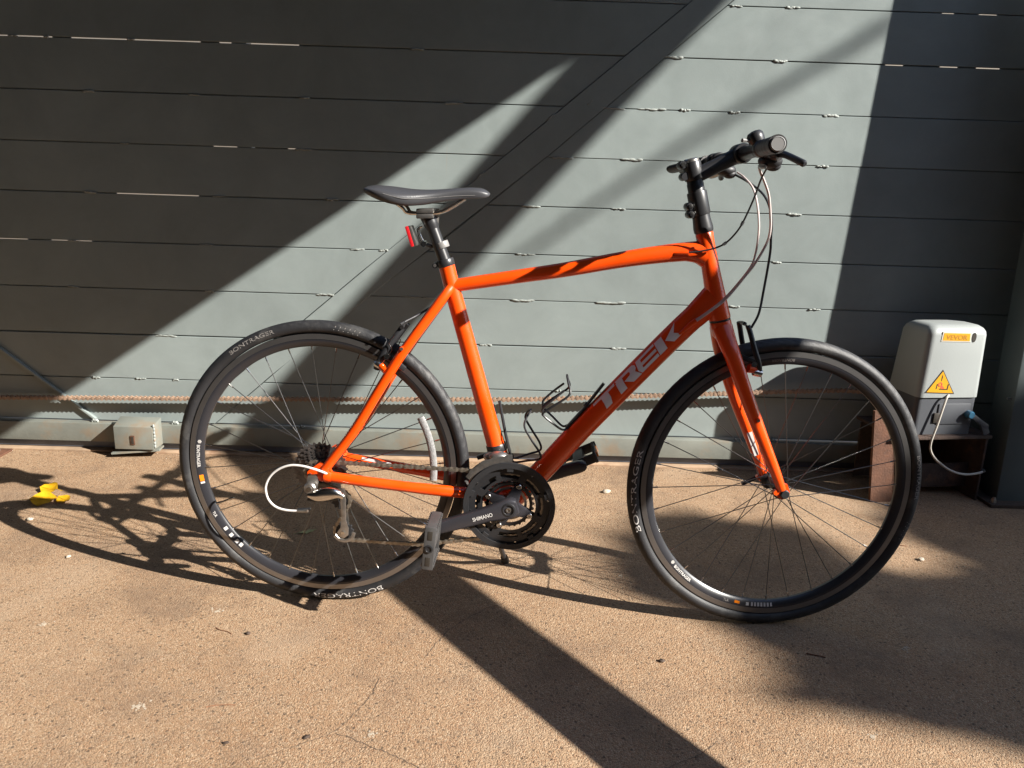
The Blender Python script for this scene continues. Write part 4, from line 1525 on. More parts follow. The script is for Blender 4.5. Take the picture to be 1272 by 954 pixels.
def build_seatpost():
    S = empty('seatpost', BIKE)
    top = Vector((0.2465, 0, 0.912))
    bot = Vector((0.290, 0, 0.800))
    d = (top - bot).normalized()
    m = MB()
    m.tube([bot, bot.lerp(top, 0.75), top], [0.0136, 0.0136, 0.0136], 20)
    m.tube(cr([bot.lerp(top, 0.84), top, (0.240, 0, 0.926)], 4), [0.0138, 0.0150, 0.0160, 0.0165, 0.0165, 0.0170, 0.0175, 0.0175, 0.0175], 18)
    m.build('post', 'black_metal', S, smooth=50)
    m = MB()
    for z in (0.9215, 0.933):
        m.box((0.2395, 0, z), (0.037, 0.056, 0.0095), Matrix.Rotation(R(-3), 3, 'Y'))
    m.build('rail_clamp', 'steel', S, bevel=0.003)
    m = MB()
    m.lathe([(0.0048, -0.014), (0.0048, 0.018)], (0.262, 0, 0.920), (0.1, 0, 1), 8)
    m.build('bolt', 'steel', S)
    m = MB()
    c = Vector((0.2815, 0, 0.823))
    ax = Vector((-0.28, 0, 0.96))
    m.lathe([(0.0185, -0.008), (0.0195, -0.006), (0.0195, 0.006), (0.0185, 0.008)], c, ax, 24)
    m.lathe([(0.0062, -0.012), (0.0062, 0.012)], c + Vector((-0.0215, 0, -0.006)), (0, 1, 0), 10)
    m.build('seat_clamp', 'black_metal', S)
    m = MB()
    m.lathe([(0.0036, 0), (0.0036, 0.003)], c + Vector((-0.0215, -0.012, -0.006)), (0, -1, 0), 8)
    m.build('bolt', 'steel', S)
build_seatpost()

def build_light():
    Lt = empty('rear_light', BIKE)
    m = MB()
    c = Vector((0.2735, 0, 0.861))
    m.lathe([(0.0148, -0.007), (0.0152, -0.006), (0.0152, 0.006), (0.0148, 0.007)], c, (-0.36, 0, 0.93), 22)
    m.build('band', 'plug', Lt)
    m = MB()
    m.tube([(0.262, 0, 0.857), (0.250, 0, 0.857), (0.236, 0, 0.862)], 0.004, 8)
    m.build('bracket', 'black_plastic', Lt)
    m = MB()
    for s in (-0.012, 0.012):
        m.tube(cr([(0.228, s, 0.899), (0.2215, s, 0.893), (0.224, s, 0.880), (0.230, s, 0.868)], 4), 0.0017, 6)
    m.lathe([(0.0062, -0.014), (0.0062, 0.014)], (0.235, 0, 0.8625), (0, 1, 0), 14)
    m.build('hinge', 'chrome', Lt)
    ax = Vector((0.30, 0, -0.95)).normalized()
    m = MB()
    rot = Matrix.Rotation(math.atan2(0.30, 0.95), 3, 'Y').transposed()
    m.box((0.2115, 0, 0.879), (0.0075, 0.032, 0.044), rot)
    m.build('housing', 'steel', Lt, bevel=0.002)
    m = MB()
    m.box((0.2050, 0, 0.8775), (0.0075, 0.034, 0.045), rot)
    m.build('lens', 'red_lens', Lt, bevel=0.002)
build_light()

# ---- drive train
CA = math.atan2(0.235 - 0.288, 0.275 - 0.440)
def build_crank():
    K = empty('crankset', BIKE)
    c = BBC
    m = MB()
    m.ring(c, 0.0915, 0.1035, -0.0665, -0.0635, seg=96)
    m.ring(c, 0.0990, 0.1045, -0.0635, -0.0605, seg=96)
    for k in range(5):
        a = CA + R(36 + 72 * k)
        m.box(c + Vector((0.0895 * math.cos(a), -0.0635, 0.0895 * math.sin(a))), (0.012, 0.004, 0.014), Matrix.Rotation(-a, 3, 'Y'))
    m.build('chain_guard', 'black_plastic', K, smooth=30)
    for ri, ro, y, t, arms, r_in, mt in ((0.0770, 0.0985, -0.0575, 48, 8, 0.060, 'black_metal'), (0.0640, 0.0800, -0.0500, 38, 4, 0.046, 'black_metal'), (0.0470, 0.0575, -0.0425, 28, 4, 0.034, 'steel')):
        m = MB()
        m.ring(c, ri, ro, y - 0.0011, y + 0.0011, teeth=t, td=0.0048)
        m.ring(c, r_in, r_in + 0.006, y - 0.0011, y + 0.0011, seg=64)
        for k in range(arms):
            a = math.atan2(0.049, 0.022) + 2 * math.pi * k / arms
            d_ = Vector((math.cos(a), 0, math.sin(a)))
            m.bar(c + d_ * (r_in + 0.003) + Vector((0, y, 0)), c + d_ * (ri + 0.003) + Vector((0, y, 0)), 0.0021, 0.017 if k % (arms // 4) == 0 else 0.010)
        m.build('chainring', mt, K, smooth=30)
    for k in range(8):
        a = R(11 + 45 * k)
        m = MB()
        m.lathe([(0.0026, 0.0), (0.0026, 0.0022)], c + Vector((0.0895 * math.cos(a), -0.0586, 0.0895 * math.sin(a))), (0, -1, 0), 8)
        m.build('shift_pin', 'chrome', K)
    # spider
    m = MB()
    for k in range(4):
        a = math.atan2(0.337 - 0.288, 0.462 - 0.440) + k * math.pi / 2
        d = Vector((math.cos(a), 0, math.sin(a)))
        p = Vector((-d.z, 0, d.x))
        y = -0.0545
        m.add([c + d * 0.012 + p * 0.017 + Vector((0, y - 0.012, 0)), c + d * 0.054 + p * 0.0075 + Vector((0, y - 0.004, 0)), c + d * 0.060 + Vector((0, y - 0.004, 0)), c + d * 0.054 - p * 0.0075 + Vector((0, y - 0.004, 0)), c + d * 0.012 - p * 0.017 + Vector((0, y - 0.012, 0)),
               c + d * 0.012 + p * 0.017 + Vector((0, y + 0.004, 0)), c + d * 0.054 + p * 0.0075 + Vector((0, y + 0.002, 0)), c + d * 0.060 + Vector((0, y + 0.002, 0)), c + d * 0.054 - p * 0.0075 + Vector((0, y + 0.002, 0)), c + d * 0.012 - p * 0.017 + Vector((0, y + 0.004, 0))],
              [(0, 1, 2, 3, 4), (9, 8, 7, 6, 5), (0, 5, 6, 1), (1, 6, 7, 2), (2, 7, 8, 3), (3, 8, 9, 4), (4, 9, 5, 0)])
    m.lathe([(0.016, -0.060), (0.020, -0.050), (0.020, -0.036)], c, (0, 1, 0), 20)
    m.build('spider', 'crank', K, bevel=0.0015)
    for k in range(4):
        a = math.atan2(0.337 - 0.288, 0.462 - 0.440) + k * math.pi / 2
        m = MB()
        m.lathe([(0.0060, 0.0), (0.0060, 0.0045), (0.0048, 0.0055), (0.0026, 0.0055), (0.0026, 0.003)], c + Vector((0.052 * math.cos(a), -0.0580, 0.052 * math.sin(a))), (0, -1, 0), 14)
        m.build('bolt', 'chrome', K)
    d = Vector((math.cos(CA), 0, math.sin(CA)))
    for s in (-1, 1):
        dd = d if s < 0 else -d
        up = Vector((-dd.z, 0, dd.x))
        m = MB()
        st = [(-0.020, 0.016, 0.011), (-0.012, 0.0215, 0.013), (0.0, 0.0235, 0.0135), (0.02, 0.021, 0.0135), (0.045, 0.0172, 0.0125), (0.09, 0.0160, 0.011), (0.14, 0.0150, 0.010), (0.168, 0.0150, 0.010), (0.180, 0.0125, 0.0095), (0.1865, 0.006, 0.008)]
        P = [c + dd * q[0] + Vector((0, s * (0.070 + 0.012 * min(1, max(0, q[0] / 0.12))), 0)) for q in st]
        rings = []
        for q, pp in zip(st, P):
            R_ = []
            hw, th = q[1], q[2]
            for uu, vv in rrect(-hw, hw, -th, th, min(hw, th) * 0.55, 3):
                R_.append(pp + up * uu + Vector((0, vv, 0)))
            rings.append(R_)
        loft(m, rings)
        m.build('crank_arm', 'crank', K, smooth=40)
        m = MB()
        m.lathe([(0.0165, 0.0), (0.0150, 0.003), (0.0120, 0.0035), (0.0110, 0.001), (0.0065, 0.001)], c + Vector((0, s * 0.0825, 0)), (0, s, 0), 20)
        m.build('crank_cap', 'black_metal', K)
        m = MB()
        m.lathe([(0.0060, 0.0), (0.0060, 0.003), (0.0035, 0.003), (0.0030, 0.001)], c + Vector((0, s * 0.083, 0)), (0, s, 0), 12)
        m.build('bolt', 'steel', K)
        m = MB()
        m.lathe([(0.0070, -0.001), (0.0070, 0.0022), (0.0040, 0.0022), (0.0036, 0.0)], c + dd * 0.170 + Vector((0, s * 0.0915, 0)), (0, s, 0), 12)
        m.build('pedal_thread', 'steel', K)
    # maker's name along the arm
    vs, fs, w = text2d('SHIMANO', 0.0125, 0.018)
    m = MB()
    rd = -d
    ru = Vector((-rd.z, 0, rd.x))
    a0 = c + d * 0.083 - ru * 0.004
    m.add([a0 + rd * (x * 0.046 / w) + ru * y + Vector((0, -0.0908, 0)) + Vector((0, (x * 0.046 / w) * 0.070, 0)) for x, y in vs], fs)
    m.build('lettering', 'white_print', K, smooth=0, fixn=False)
    # pedals
    for s in (-1, 1):
        dd = d if s < 0 else -d
        ax = c + dd * 0.170
        Pd = empty('pedal', BIKE)
        y0, y1 = (0.096, 0.188)
        lng = Vector((0.085, 0, 0.996)).normalized() if s < 0 else Vector((0.90, 0, 0.43)).normalized()
        th = Vector((-lng.z, 0, lng.x))
        m = MB()
        def slab(y, ty, l, t_):
            rot = Matrix((lng, Vector((0, 1, 0)), th)).transposed()
            m.box(ax + Vector((0, s * y, 0)), (l, ty, t_), rot)
        rot = Matrix((lng, Vector((0, 1, 0)), th)).transposed()
        slab(y1, 0.006, 0.098, 0.024)
        slab(y0 + 0.006, 0.006, 0.085, 0.024)
        for e in (-1, 1):
            for yy in (y0 + 0.012, y1 - 0.012):
                pass
            m.box(ax + lng * (e * 0.042) + Vector((0, s * (y0 + y1) / 2, 0)), (0.008, y1 - y0, 0.021), rot)
            for i in range(9):
                yy = y0 + 0.006 + (y1 - y0 - 0.01) * i / 8
                for f in (-1, 1):
                    m.box(ax + lng * (e * 0.042) + th * (f * 0.0122) + Vector((0, s * yy, 0)), (0.007, 0.0045, 0.004), rot)
        m.box(ax + Vector((0, s * (y0 + y1) / 2, 0)), (0.026, y1 - y0, 0.019), rot)
        m.build('body', 'pedal' if s < 0 else 'black_plastic', Pd, bevel=0.0015)
        m = MB()
        m.lathe([(0.0068, 0.085), (0.0068, y0 + 0.01)], ax, (0, s, 0), 12)
        m.build('axle', 'steel', Pd)
        m = MB()
        m.lathe([(0.0092, y1 + 0.002), (0.0092, y1 + 0.0055), (0.0062, y1 + 0.006), (0.0055, y1 + 0.004), (0.0, y1 + 0.004)], ax, (0, s, 0), 16, cap=False)
        m.build('end_cap', 'black_metal', Pd)
        for e in ((-1, 1) if s > 0 else ()):
            m = MB()
            m.box(ax + lng * (e * 0.0475) + Vector((0, s * (y0 + y1) / 2, 0)), (0.005, 0.050, 0.013), rot)
            m.build('reflector', 'amber', Pd, bevel=0.001)
        if s < 0:
            m = MB()
            for e in (-1, 1):
                m.box(ax + lng * (e * 0.030) + Vector((0, s * (y1 + 0.0032), 0)), (0.020, 0.001, 0.010), rot)
            m.build('end_recess', 'label_black', Pd, bevel=0.0004)
build_crank()

def build_chain():
    pts = []
    y0, y1 = -0.0505, -0.0500
    cr_c, R1 = BBC, 0.0760
    # upper run, round the ring, lower run to the cage
    pts.append(Vector((0.0, y0, 0.343 + 0.027)))
    pts.append(Vector((0.20, -0.0502, 0.367)))
    for k in range(0, 13):
        a = R(92 - 184 * k / 12)
        pts.append(cr_c + Vector((R1 * math.cos(a), y1, R1 * math.sin(a))))
    pts.append(Vector((0.24, y1, 0.178)))
    lp = Vector((0.060, y0, 0.204))
    up_ = Vector((0.052, y0, 0.278))
    for k in range(7):
        a = R(-80 - 150 * k / 6)
        pts.append(lp + Vector((0.0235 * math.cos(a), 0, 0.0235 * math.sin(a))))
    for k in range(5):
        a = R(-40 + 110 * k / 4)
        pts.append(up_ + Vector((0.0235 * math.cos(a), 0, 0.0235 * math.sin(a))))
    for k in range(6):
        a = R(-70 - 200 * k / 5)
        pts.append(Vector((0.0285 * math.cos(a), y0, 0.343 + 0.0285 * math.sin(a))))
    m = MB()
    chain_mesh(m, pts, 0.0127, 0.0085, (0, 1, 0), 0.0012, 0.0028)
    o = m.build('chain', 'chain', BIKE, smooth=0)
    o['kind'] = 'stuff'
build_chain()

def build_rd():
    D = empty('rear_derailleur', BIKE)
    Y = Vector((0, 1, 0))
    y = -0.088
    m = MB()
    m.prism([(-0.014, 0.345), (0.004, 0.348), (0.010, 0.330), (0.004, 0.312), (-0.010, 0.306), (-0.020, 0.315)], lambda u, v, d: (u, d, v), -0.076, -0.071)
    m.lathe([(0.013, 0.0), (0.014, -0.004), (0.014, -0.016), (0.011, -0.020)], (-0.006, -0.074, 0.319), Y, 20)
    m.build('mount', 'steel', D)
    m = MB()
    m.lathe([(0.0055, 0), (0.0055, -0.003), (0.003, -0.003)], (-0.006, -0.0935, 0.319), Y, 10)
    m.build('bolt', 'chrome', D)
    m = MB()
    P = cr([(-0.008, y, 0.303), (0.012, y - 0.006, 0.304), (0.035, y - 0.010, 0.311), (0.055, y - 0.008, 0.312), (0.068, y - 0.002, 0.304)], 5)
    n = len(P)
    m.tube(P, [(0.0075 + 0.008 * math.sin(math.pi * min(1, i / n * 1.15)) , 0.0085) for i in range(n)], 14, up=Vector((0, 0, 1)))
    m.build('body', 'chrome', D, smooth=60)
    m = MB()
    P = cr([(-0.012, y, 0.295), (0.008, y + 0.002, 0.292), (0.036, y + 0.002, 0.294), (0.056, y + 0.004, 0.298)], 4)
    m.tube(P, 0.0058, 10)
    m.lathe([(0.0028, -0.03), (0.0028, 0.0)], (-0.006, y, 0.270), (0.9, 0, 0.1), 8)
    m.build('lower_link', 'black_metal', D)
    m = MB()
    F = lambda u, v, d: (u, d, v)
    m.prism([(0.051, 0.312), (0.066, 0.312), (0.068, 0.285), (0.0665, 0.236), (0.073, 0.215), (0.072, 0.198), (0.062, 0.190), (0.050, 0.194), (0.046, 0.204), (0.054, 0.216), (0.0575, 0.240), (0.055, 0.285)], F, -0.0645, -0.0610)
    m.build('cage', 'steel', D, bevel=0.0010)
    m = MB()
    m.prism([(0.046, 0.292), (0.062, 0.292), (0.070, 0.210), (0.064, 0.190), (0.050, 0.194)], F, -0.0435, -0.0420)
    m.tube(cr([(0.085, -0.062, 0.205), (0.080, -0.0628, 0.192), (0.066, -0.0628, 0.1835), (0.050, -0.0628, 0.186), (0.040, -0.0628, 0.196)], 4), [(0.002, 0.0045)] * 17, 8, up=Y)
    m.build('cage', 'steel', D)
    for q in ((0.060, 0.204), (0.052, 0.278)):
        m = MB()
        m.ring((q[0], 0, q[1]), 0.004, 0.0215, -0.0530, -0.0480, teeth=11, td=0.004)
        m.build('pulley', 'black_plastic', D)
    m = MB()
    m.lathe([(0.0045, 0.0), (0.0045, -0.003)], (0.060, -0.0645, 0.204), Y, 10)
    m.build('bolt', 'chrome', D)
    m = MB()
    m.tube(cr([(0.034, -0.072, 0.3465), (0.018, -0.082, 0.358), (0.0, -0.088, 0.366), (-0.022, -0.090, 0.3715), (-0.046, -0.090, 0.372), (-0.068, -0.090, 0.365), (-0.087, -0.090, 0.352), (-0.100, -0.090, 0.335), (-0.1065, -0.090, 0.315), (-0.1035, -0.090, 0.293), (-0.094, -0.090, 0.278), (-0.080, -0.090, 0.2685), (-0.060, -0.090, 0.264), (-0.036, -0.090, 0.2635)], 5), 0.0026, 10)
    m.build('cable_loop', 'white_cable', D)
    m = MB()
    m.tube([(-0.036, -0.090, 0.2635), (-0.024, -0.090, 0.264), (-0.012, -0.090, 0.266)], [0.0034, 0.0034, 0.0045], 10)
    m.build('barrel_adjuster', 'steel', D)
    # front changer
    Fd = empty('front_derailleur', BIKE)
    m = MB()
    P = [Vector((0.440 + 0.108 * math.cos(R(a)), -0.060, 0.288 + 0.108 * math.sin(R(a)))) for a in range(92, 152, 5)]
    m.tube(P, [(0.0014, 0.011 + 0.003 * (i % 3 == 0)) for i in range(len(P))], 8, up=Vector((0, 1, 0)))
    m.build('outer_cage', 'steel', Fd)
    m = MB()
    P = [Vector((0.440 + 0.105 * math.cos(R(a)), -0.046, 0.288 + 0.105 * math.sin(R(a)))) for a in range(88, 148, 5)]
    m.tube(P, [(0.0014, 0.013)] * len(P), 8, up=Vector((0, 1, 0)))
    m.build('inner_cage', 'steel', Fd)
    m = MB()
    m.lathe([(0.0225, -0.009), (0.0235, -0.007), (0.0235, 0.007), (0.0225, 0.009)], (0.4045, 0, 0.406), (-0.26, 0, 0.96), 22)
    m.build('clamp', 'black_metal', Fd)
    m = MB()
    m.ball((0.412, -0.040, 0.398), 0.016, (1.5, 0.9, 0.75), 14, 9)
    m.ball((0.392, -0.034, 0.394), 0.012, (1.3, 0.9, 0.9), 12, 8)
    m.build('linkage', 'steel', Fd, smooth=60)
    m = MB()
    m.bar((0.362, -0.02, 0.386), (0.392, -0.02, 0.397), 0.012, 0.010)
    m.build('arm', 'black_metal', Fd, bevel=0.002)
build_rd()

# ---- brakes
def build_brakes():
    Bf = empty('front_brake', BIKE, STEER)
    for s in (-1, 1):
        m = MB()
        P = [Vector((0.969, s * 0.036, 0.606)), Vector((0.966, s * 0.040, 0.630)), Vector((0.953, s * 0.038, 0.665)), Vector((0.942, s * 0.032, 0.700)), Vector((0.937, s * 0.028, 0.714))]
        m.tube(cr(P, 4), [(0.0052, 0.0058)] * 17, 10, up=Vector((0, 1, 0)))
        m.build('brake_arm', 'black_metal', Bf)
        m = MB()
        m.lathe([(0.0085, -0.008), (0.0090, 0.0), (0.0080, 0.010), (0.004, 0.012)], (0.964, s * 0.036, 0.613), (0.95, 0, -0.2), 14)
        m.lathe([(0.006, -0.007), (0.006, 0.007)], (0.954, s * 0.038, 0.632), (0, 1, 0), 10)
        m.build('pivot_bolt', 'chrome', Bf)
        m = MB()
        m.box((0.938, s * 0.0215, 0.642), (0.050, 0.011, 0.011), Matrix.Rotation(R(20), 3, 'Y'))
        m.build('brake_pad', 'black_plastic', Bf, bevel=0.002)
    m = MB()
    m.tube(cr([(0.937, 0.034, 0.712), (0.936, 0.010, 0.716), (0.936, -0.022, 0.713), (0.938, -0.040, 0.708)], 4), 0.0022, 8)
    m.lathe([(0.0045, -0.010), (0.0045, 0.010)], (0.937, 0.0, 0.715), (0, 1, 0), 8)
    m.build('brake_wire', 'black_metal', Bf)
    Br = empty('rear_brake', BIKE)
    for s in (-1, 1):
        m = MB()
        P = [Vector((0.136, s * 0.040, 0.588)), Vector((0.143, s * 0.044, 0.606)), Vector((0.160, s * 0.043, 0.636)), Vector((0.180, s * 0.036, 0.664)), Vector((0.192, s * 0.030, 0.681))]
        m.tube(cr(P, 4), [(0.0052, 0.0070)] * 17, 10, up=Vector((0, 1, 0)))
        m.build('brake_arm', 'black_metal', Br)
        m = MB()
        m.lathe([(0.0085, -0.012), (0.0090, 0.0), (0.0080, 0.006), (0.004, 0.010)], (0.141, s * 0.044, 0.600), (-0.85, 0, 0.45), 14)
        m.lathe([(0.006, -0.008), (0.006, 0.008)], (0.162, s * 0.046, 0.620), (0, 1, 0), 10)
        m.build('pivot_bolt', 'chrome', Br)
        m = MB()
        m.box((0.176, s * 0.0215, 0.602), (0.052, 0.011, 0.011), Matrix.Rotation(R(38), 3, 'Y'))
        m.build('brake_pad', 'black_plastic', Br, bevel=0.002)
        m = MB()
        m.tube(cr([(0.150, s * 0.052, 0.604), (0.172, s * 0.051, 0.634), (0.166, s * 0.050, 0.650), (0.178, s * 0.045, 0.668)], 4), 0.0011, 6)
        m.build('return_spring', 'chrome', Br)
    m = MB()
    m.tube(cr([(0.191, 0.034, 0.681), (0.192, 0.0, 0.685), (0.193, -0.030, 0.684), (0.196, -0.042, 0.690)], 4), 0.0024, 8)
    m.lathe([(0.0048, -0.008), (0.0048, 0.008)], (0.193, -0.034, 0.685), (0, 1, 0.2), 8)
    m.build('brake_wire', 'black_metal', Br)
build_brakes()

# ---- cables
def cable(name_mat, pts, r, extra=None):
    m = MB()
    m.tube(cr(pts, 7), r, 8)
    for e in extra or []:
        m.lathe([(e[1], -e[2]), (e[1], e[2])], e[0], e[3], 8)
    return m.build('cable', name_mat, BIKE)
cable('black_plastic', [(0.200, -0.046, 0.697), (0.214, -0.036, 0.704), (0.229, -0.026, 0.712), (0.255, -0.016, 0.729), (0.290, -0.012, 0.757), (0.310, -0.006, 0.765)], 0.0024, [((0.198, -0.044, 0.695), 0.0042, 0.008, (0.8, 0.4, 0.45))])
cable('pink_cable', [(0.905, -0.118, 1.038), (0.913, -0.100, 1.030), (0.926, -0.085, 1.014), (0.941, -0.072, 0.988), (0.951, -0.062, 0.951), (0.956, -0.056, 0.922), (0.954, -0.050, 0.893), (0.936, -0.045, 0.850), (0.918, -0.042, 0.821), (0.884, -0.038, 0.772), (0.850, -0.033, 0.740), (0.822, -0.027, 0.716)], 0.0027)
cable('pink_cable', [(0.905, 0.060, 1.034), (0.912, 0.02, 1.022), (0.922, -0.02, 1.000), (0.930, -0.035, 0.968), (0.936, -0.040, 0.930), (0.938, -0.038, 0.900), (0.937, -0.034, 0.868), (0.930, -0.034, 0.841), (0.905, -0.036, 0.803), (0.878, -0.034, 0.768), (0.846, -0.029, 0.738), (0.822, -0.022, 0.718)], 0.0022)
cable('black_plastic', [(0.918, -0.150, 1.056), (0.923, -0.130, 1.050), (0.918, -0.095, 1.020), (0.911, -0.075, 0.977), (0.898, -0.058, 0.930), (0.886, -0.046, 0.905), (0.871, -0.037, 0.887), (0.851, -0.031, 0.876), (0.820, -0.026, 0.868), (0.790, -0.021, 0.864)], 0.0020, [((0.898, -0.058, 0.930), 0.0032, 0.004, (0.4, 0, 1)), ((0.871, -0.037, 0.887), 0.0032, 0.004, (1, 0, 0.8))])
cable('black_plastic', [(0.872, 0.205, 1.052), (0.900, 0.150, 1.040), (0.935, 0.080, 1.015), (0.958, 0.02, 0.985), (0.970, -0.002, 0.945), (0.973, -0.006, 0.900), (0.974, -0.008, 0.864), (0.966, -0.018, 0.786), (0.958, -0.030, 0.742), (0.944, -0.036, 0.712)], 0.0026)

# ---- bottle cages, kickstand
def build_cages():
    K = empty('bottle_cage', BIKE)
    m = MB()
    for s in (-1, 1):
        w = s * 0.034
        m.tube(cr([(0.558, w * 0.2, 0.582), (0.561, w * 0.6, 0.570), (0.565, w, 0.548), (0.540, w * 1.08, 0.527), (0.509, w, 0.503), (0.511, w * 0.9, 0.494), (0.530, w * 0.8, 0.478), (0.553, w * 0.45, 0.460), (0.566, w * 0.3, 0.464)], 5), 0.0026, 8)
        m.tube(cr([(0.553, w, 0.556), (0.530, w * 1.1, 0.536), (0.508, w * 1.05, 0.514), (0.507, w, 0.503)], 4), 0.0026, 8)
    m.build('wire', 'black_metal', K)
    m = MB()
    m.tube([(0.562, 0, 0.460), (0.600, 0, 0.508), (0.641, 0, 0.568)], [(0.0035, 0.011), (0.0035, 0.010), (0.0035, 0.008)], 10, up=Vector((-0.75, 0, 0.65)))
    m.tube([(0.610, 0, 0.512), (0.600, 0, 0.520)], 0.006, 8)
    m.build('backbone', 'black_metal', K, smooth=40)
    K = empty('bottle_cage', BIKE)
    m = MB()
    for s in (-1, 1):
        w = s * 0.034
        m.tube(cr([(0.480, w * 0.2, 0.498), (0.471, w * 0.7, 0.486), (0.468, w, 0.468), (0.484, w * 1.08, 0.440), (0.503, w, 0.411), (0.505, w * 0.9, 0.394), (0.480, w * 0.7, 0.386), (0.447, w * 0.4, 0.377), (0.440, w * 0.3, 0.388)], 5), 0.0026, 8)
    m.build('wire', 'black_metal', K)
    m = MB()
    m.tube([(0.440, 0, 0.378), (0.424, 0, 0.440), (0.408, 0, 0.516)], [(0.0035, 0.011), (0.0035, 0.010), (0.0035, 0.008)], 10, up=Vector((0.96, 0, 0.26)))
    m.build('backbone', 'black_metal', K, smooth=40)
    # kickstand on the far side
    S = empty('kickstand', BIKE)
    m = MB()
    m.tube([(0.375, 0.040, 0.285), (0.395, 0.090, 0.190), (0.414, 0.170, 0.070), (0.4225, 0.225, 0.014)], [0.0085, 0.0075, 0.0068, 0.0065], 10)
    m.build('leg', 'black_metal', S)
    m = MB()
    m.tube([(0.420, 0.216, 0.026), (0.4235, 0.233, 0.0050)], [0.0095, 0.0110], 10)
    m.build('foot', 'black_plastic', S)
    m = MB()
    m.box((0.372, 0.025, 0.292), (0.035, 0.045, 0.030))
    m.build('mount', 'black_metal', S, bevel=0.003)
build_cages()

# ------------------------------------------------------------------ leaves, stones and twigs on the concrete
def leaf_mesh(name, L, W, curl, matn, stem=0.3):
    m = MB()
    n = 9
    rows = []
    for i in range(n):
        f = i / (n - 1)
        w = W * math.sin(math.pi * f ** 0.85) ** 0.8 * 0.5 + 0.0003
        z0 = curl * (2 * f - 1) ** 2
        row = []
        for j in (-1, -0.5, 0, 0.5, 1):
            row.append(((f - 0.5) * L, j * w * (1 + 0.10 * math.sin(i * 5 + j)), z0 + abs(j) * w * 0.20 + 0.0012 + 0.0016 * math.sin(i * 2.3 + j * 2) * abs(j)))
        rows.append(row)
    vs = [p for r in rows for p in r]
    fs = []
    for i in range(n - 1):
        for j in range(4):
            fs.append((i * 5 + j, i * 5 + j + 1, (i + 1) * 5 + j + 1, (i + 1) * 5 + j))
    k = len(vs)
    m.add(vs + [(p[0], p[1], p[2] + 0.0005) for p in vs], fs + [tuple(q + k for q in reversed(f)) for f in fs])
    m.tube([(-0.5 * L, 0, curl + 0.001), (-0.5 * L - stem * L, 0.002, curl * 0.6 + 0.0012)], 0.0008, 5)
    m.tube([(-0.5 * L, 0, curl + 0.0018), (0.0, 0, 0.0019), (0.48 * L, 0, curl + 0.0018)], 0.0006, 5)
    return m.build(name, matn, smooth=60)
def put(o, x, y, rz, label, cat, group=None, z=0.0, rx=0.0):
    o.location = (x, y, z)
    o.rotation_euler = (rx, 0, rz)
    tag(o, label, cat, group)
    return o
put(leaf_mesh('fallen_leaf', 0.064, 0.050, 0.006, 'yellow_leaf'), -1.432, -0.415, 2.9, 'upper one of the three yellow leaves lying at left', 'leaf', 'yellow leaves', 0.010, -0.40)
put(leaf_mesh('fallen_leaf', 0.076, 0.060, 0.006, 'yellow_leaf'), -1.402, -0.497, 0.25, 'largest yellow leaf, lower left of the three at left', 'leaf', 'yellow leaves', 0.010, 0.35)
put(leaf_mesh('fallen_leaf', 0.055, 0.036, 0.006, 'yellow_leaf'), -1.346, -0.486, -0.5, 'smallest yellow leaf, lower right of the three at left', 'leaf', 'yellow leaves', 0.006, 0.30)
put(leaf_mesh('fallen_leaf', 0.050, 0.019, 0.004, 'green_leaf'), -0.555, -0.652, 0.55, 'green leaf, coloured pale as if sunlit, seen through the spokes of the rear wheel', 'leaf')

def stone(name, r, matn, sc=(1, 1, 0.6), seed=0):
    rr = random.Random(seed)
    m = MB()
    m.ball((0, 0, r * sc[2] * 0.75), r, sc, 9, 6)
    m.v = [(x * (1 + 0.0) + rr.uniform(-1, 1) * r * 0.13, y + rr.uniform(-1, 1) * r * 0.13, max(0.0, z + rr.uniform(-1, 1) * r * 0.1)) for x, y, z in m.v]
    return m.build(name, matn, smooth=50)
def splat(r, seed):
    rr = random.Random(seed)
    m = MB()
    for q in range(16):
        cx, cy, rad = (0, 0, r * 0.38) if q == 0 else (rr.gauss(0, 0.6) * r, rr.gauss(0, 0.45) * r, r * rr.uniform(0.06, 0.22))
        n = 11
        poly = [(cx + rad * rr.uniform(0.6, 1.15) * math.cos(2 * math.pi * i / n), cy + rad * rr.uniform(0.6, 1.15) * math.sin(2 * math.pi * i / n)) for i in range(n)]
        m.prism(poly, lambda u, v, d: (u, v, d), -0.001, 0.0003 + 0.00003 * q)
    return m.build('dried_splash', 'splat', smooth=0)
def twig(L, r, seed):
    rr = random.Random(seed)
    m = MB()
    P = [(-L / 2, 0, r), (-L / 5, rr.uniform(-1, 1) * L * 0.06, r * 1.4), (L / 5, rr.uniform(-1, 1) * L * 0.06, r * 1.1), (L / 2, 0, r)]
    m.tube(cr(P, 3), r, 5)
    return m.build('twig', 'twig', smooth=60)
put(stone('pebble', 0.008, 'pale_stone', (1.3, 0.9, 0.6), 1), -1.372, -0.640 + 0.02, 0.3, 'pale pebble just below the yellow leaves', 'pebble')
put(stone('pebble', 0.0055, 'pale_stone', (1.2, 0.9, 0.7), 2), -1.14, -0.84, 1.0, 'tiny pale pebble below the leaves, inside the wheel shadow', 'pebble')
put(stone('pebble', 0.011, 'pale_stone', (1.4, 0.8, 0.6), 3), 0.353, -0.289, 0.2, 'cream pebble on sunlit ground between the wheels', 'pebble')
put(stone('pebble', 0.008, 'pale_stone', (1.2, 0.9, 0.6), 4), 1.193, -0.722, 0.5, 'white pebble in the sun to the right of the front tyre', 'pebble')
put(stone('pebble', 0.0050, 'dark_bit', (1.1, 1.0, 0.7), 5), -0.557, -1.174, 0.4, 'dark nut-like pebble on the ground below the rear wheel', 'pebble')
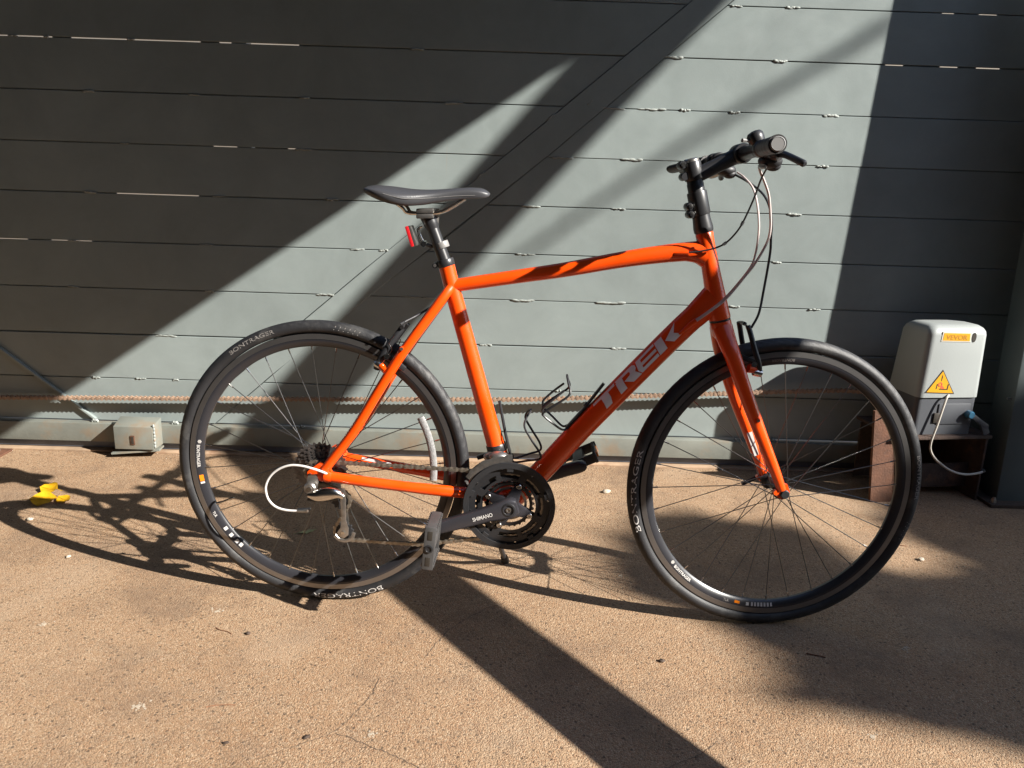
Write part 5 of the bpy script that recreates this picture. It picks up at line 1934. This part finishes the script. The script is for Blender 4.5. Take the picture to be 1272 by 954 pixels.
put(stone('pebble', 0.0058, 'dark_bit', (1.2, 0.9, 0.6), 6), 0.36, -1.237, 0.1, 'black pebble between the strut shadow and front wheel', 'pebble')
put(stone('pebble', 0.0036, 'dark_bit', (1.2, 0.9, 0.6), 7), 0.75, -0.985, 0.1, 'small black pebble directly below the front wheel', 'pebble')
put(splat(0.014, 1), -0.659, -1.082, 0.0, 'white splash below the rear wheel, left of its lettering', 'splash', 'white splashes')
put(splat(0.016, 2), -0.685, -1.425, 0.7, 'wide pale splash near the bottom at left', 'splash', 'white splashes')
put(splat(0.012, 3), -1.021, -1.154, 0.3, 'faint white splash near the left edge below the wheel shadow', 'splash', 'white splashes')
put(splat(0.011, 4), -0.229, -1.487, 0.9, 'white splash beside the cracks at the bottom', 'splash', 'white splashes')
put(splat(0.010, 5), 0.721, -1.46, 0.2, 'pale splash near the bottom edge at right', 'splash', 'white splashes')
put(splat(0.009, 6), 0.321, -0.858, 0.2, 'pale splash on the front wheel shadow', 'splash', 'white splashes')
put(splat(0.011, 7), 0.93, -1.16, 0.6, 'pale splash in the shade at right', 'splash', 'white splashes')
put(twig(0.050, 0.0011, 1), -0.615, -1.164, -0.5, 'reddish twig beside the nut-like pebble below the rear wheel', 'twig')
put(twig(0.055, 0.0010, 2), -0.529, -1.420, 0.15, 'longer reddish twig near the bottom left', 'twig')
put(twig(0.040, 0.0014, 3), 0.711, -1.20, -0.35, 'dark twig in the shade under the front wheel', 'twig')
put(twig(0.035, 0.0012, 4), 1.18, -0.63, -0.3, 'short twig right of the front tyre, above the white pebble', 'twig')
put(stone('pebble', 0.0043, 'dark_bit', (1.5, 0.8, 0.5), 8), -0.484, -1.52, 0.1, 'dark crumb near the bottom edge at left', 'pebble')
put(stone('pebble', 0.0050, 'dark_bit', (1.5, 0.8, 0.5), 9), -0.343, -1.500, 0.8, 'dark crumb on the lowest crack', 'pebble')
put(stone('pebble', 0.0036, 'dark_bit', (1.5, 0.8, 0.5), 10), -0.957, -0.823, 0.8, 'dark crumb inside the rear wheel shadow', 'pebble')

# loose grit, thickest along the foot of the gate
def build_grit():
    rr = random.Random(21)
    m = MB()
    for k in range(900):
        if k < 430:
            x, y = rr.uniform(-1.9, 1.9), -0.038 - abs(rr.gauss(0, 0.045))
            r = rr.uniform(0.0007, 0.0024)
        else:
            x, y = rr.uniform(-1.7, 1.9), rr.uniform(-1.62, -0.06)
            r = rr.uniform(0.0006, 0.0018)
        c = Vector((x, y, r * 0.5))
        q = [Vector(d) * r * rr.uniform(0.6, 1.3) for d in ((1, 0, 0), (-1, 0, 0), (0, 1, 0), (0, -1, 0), (0, 0, 0.8), (0, 0, -0.8))]
        m.cur = 0 if rr.random() < 0.55 else 1
        m.add([c + v for v in q], [(0, 2, 4), (2, 1, 4), (1, 3, 4), (3, 0, 4), (2, 0, 5), (1, 2, 5), (3, 1, 5), (0, 3, 5)])
    o = m.build('grit', ['dark_bit', 'pale_stone'], smooth=0)
    tag(o, 'loose grit scattered over the concrete along the foot of the gate', 'grit', kind='stuff')
build_grit()
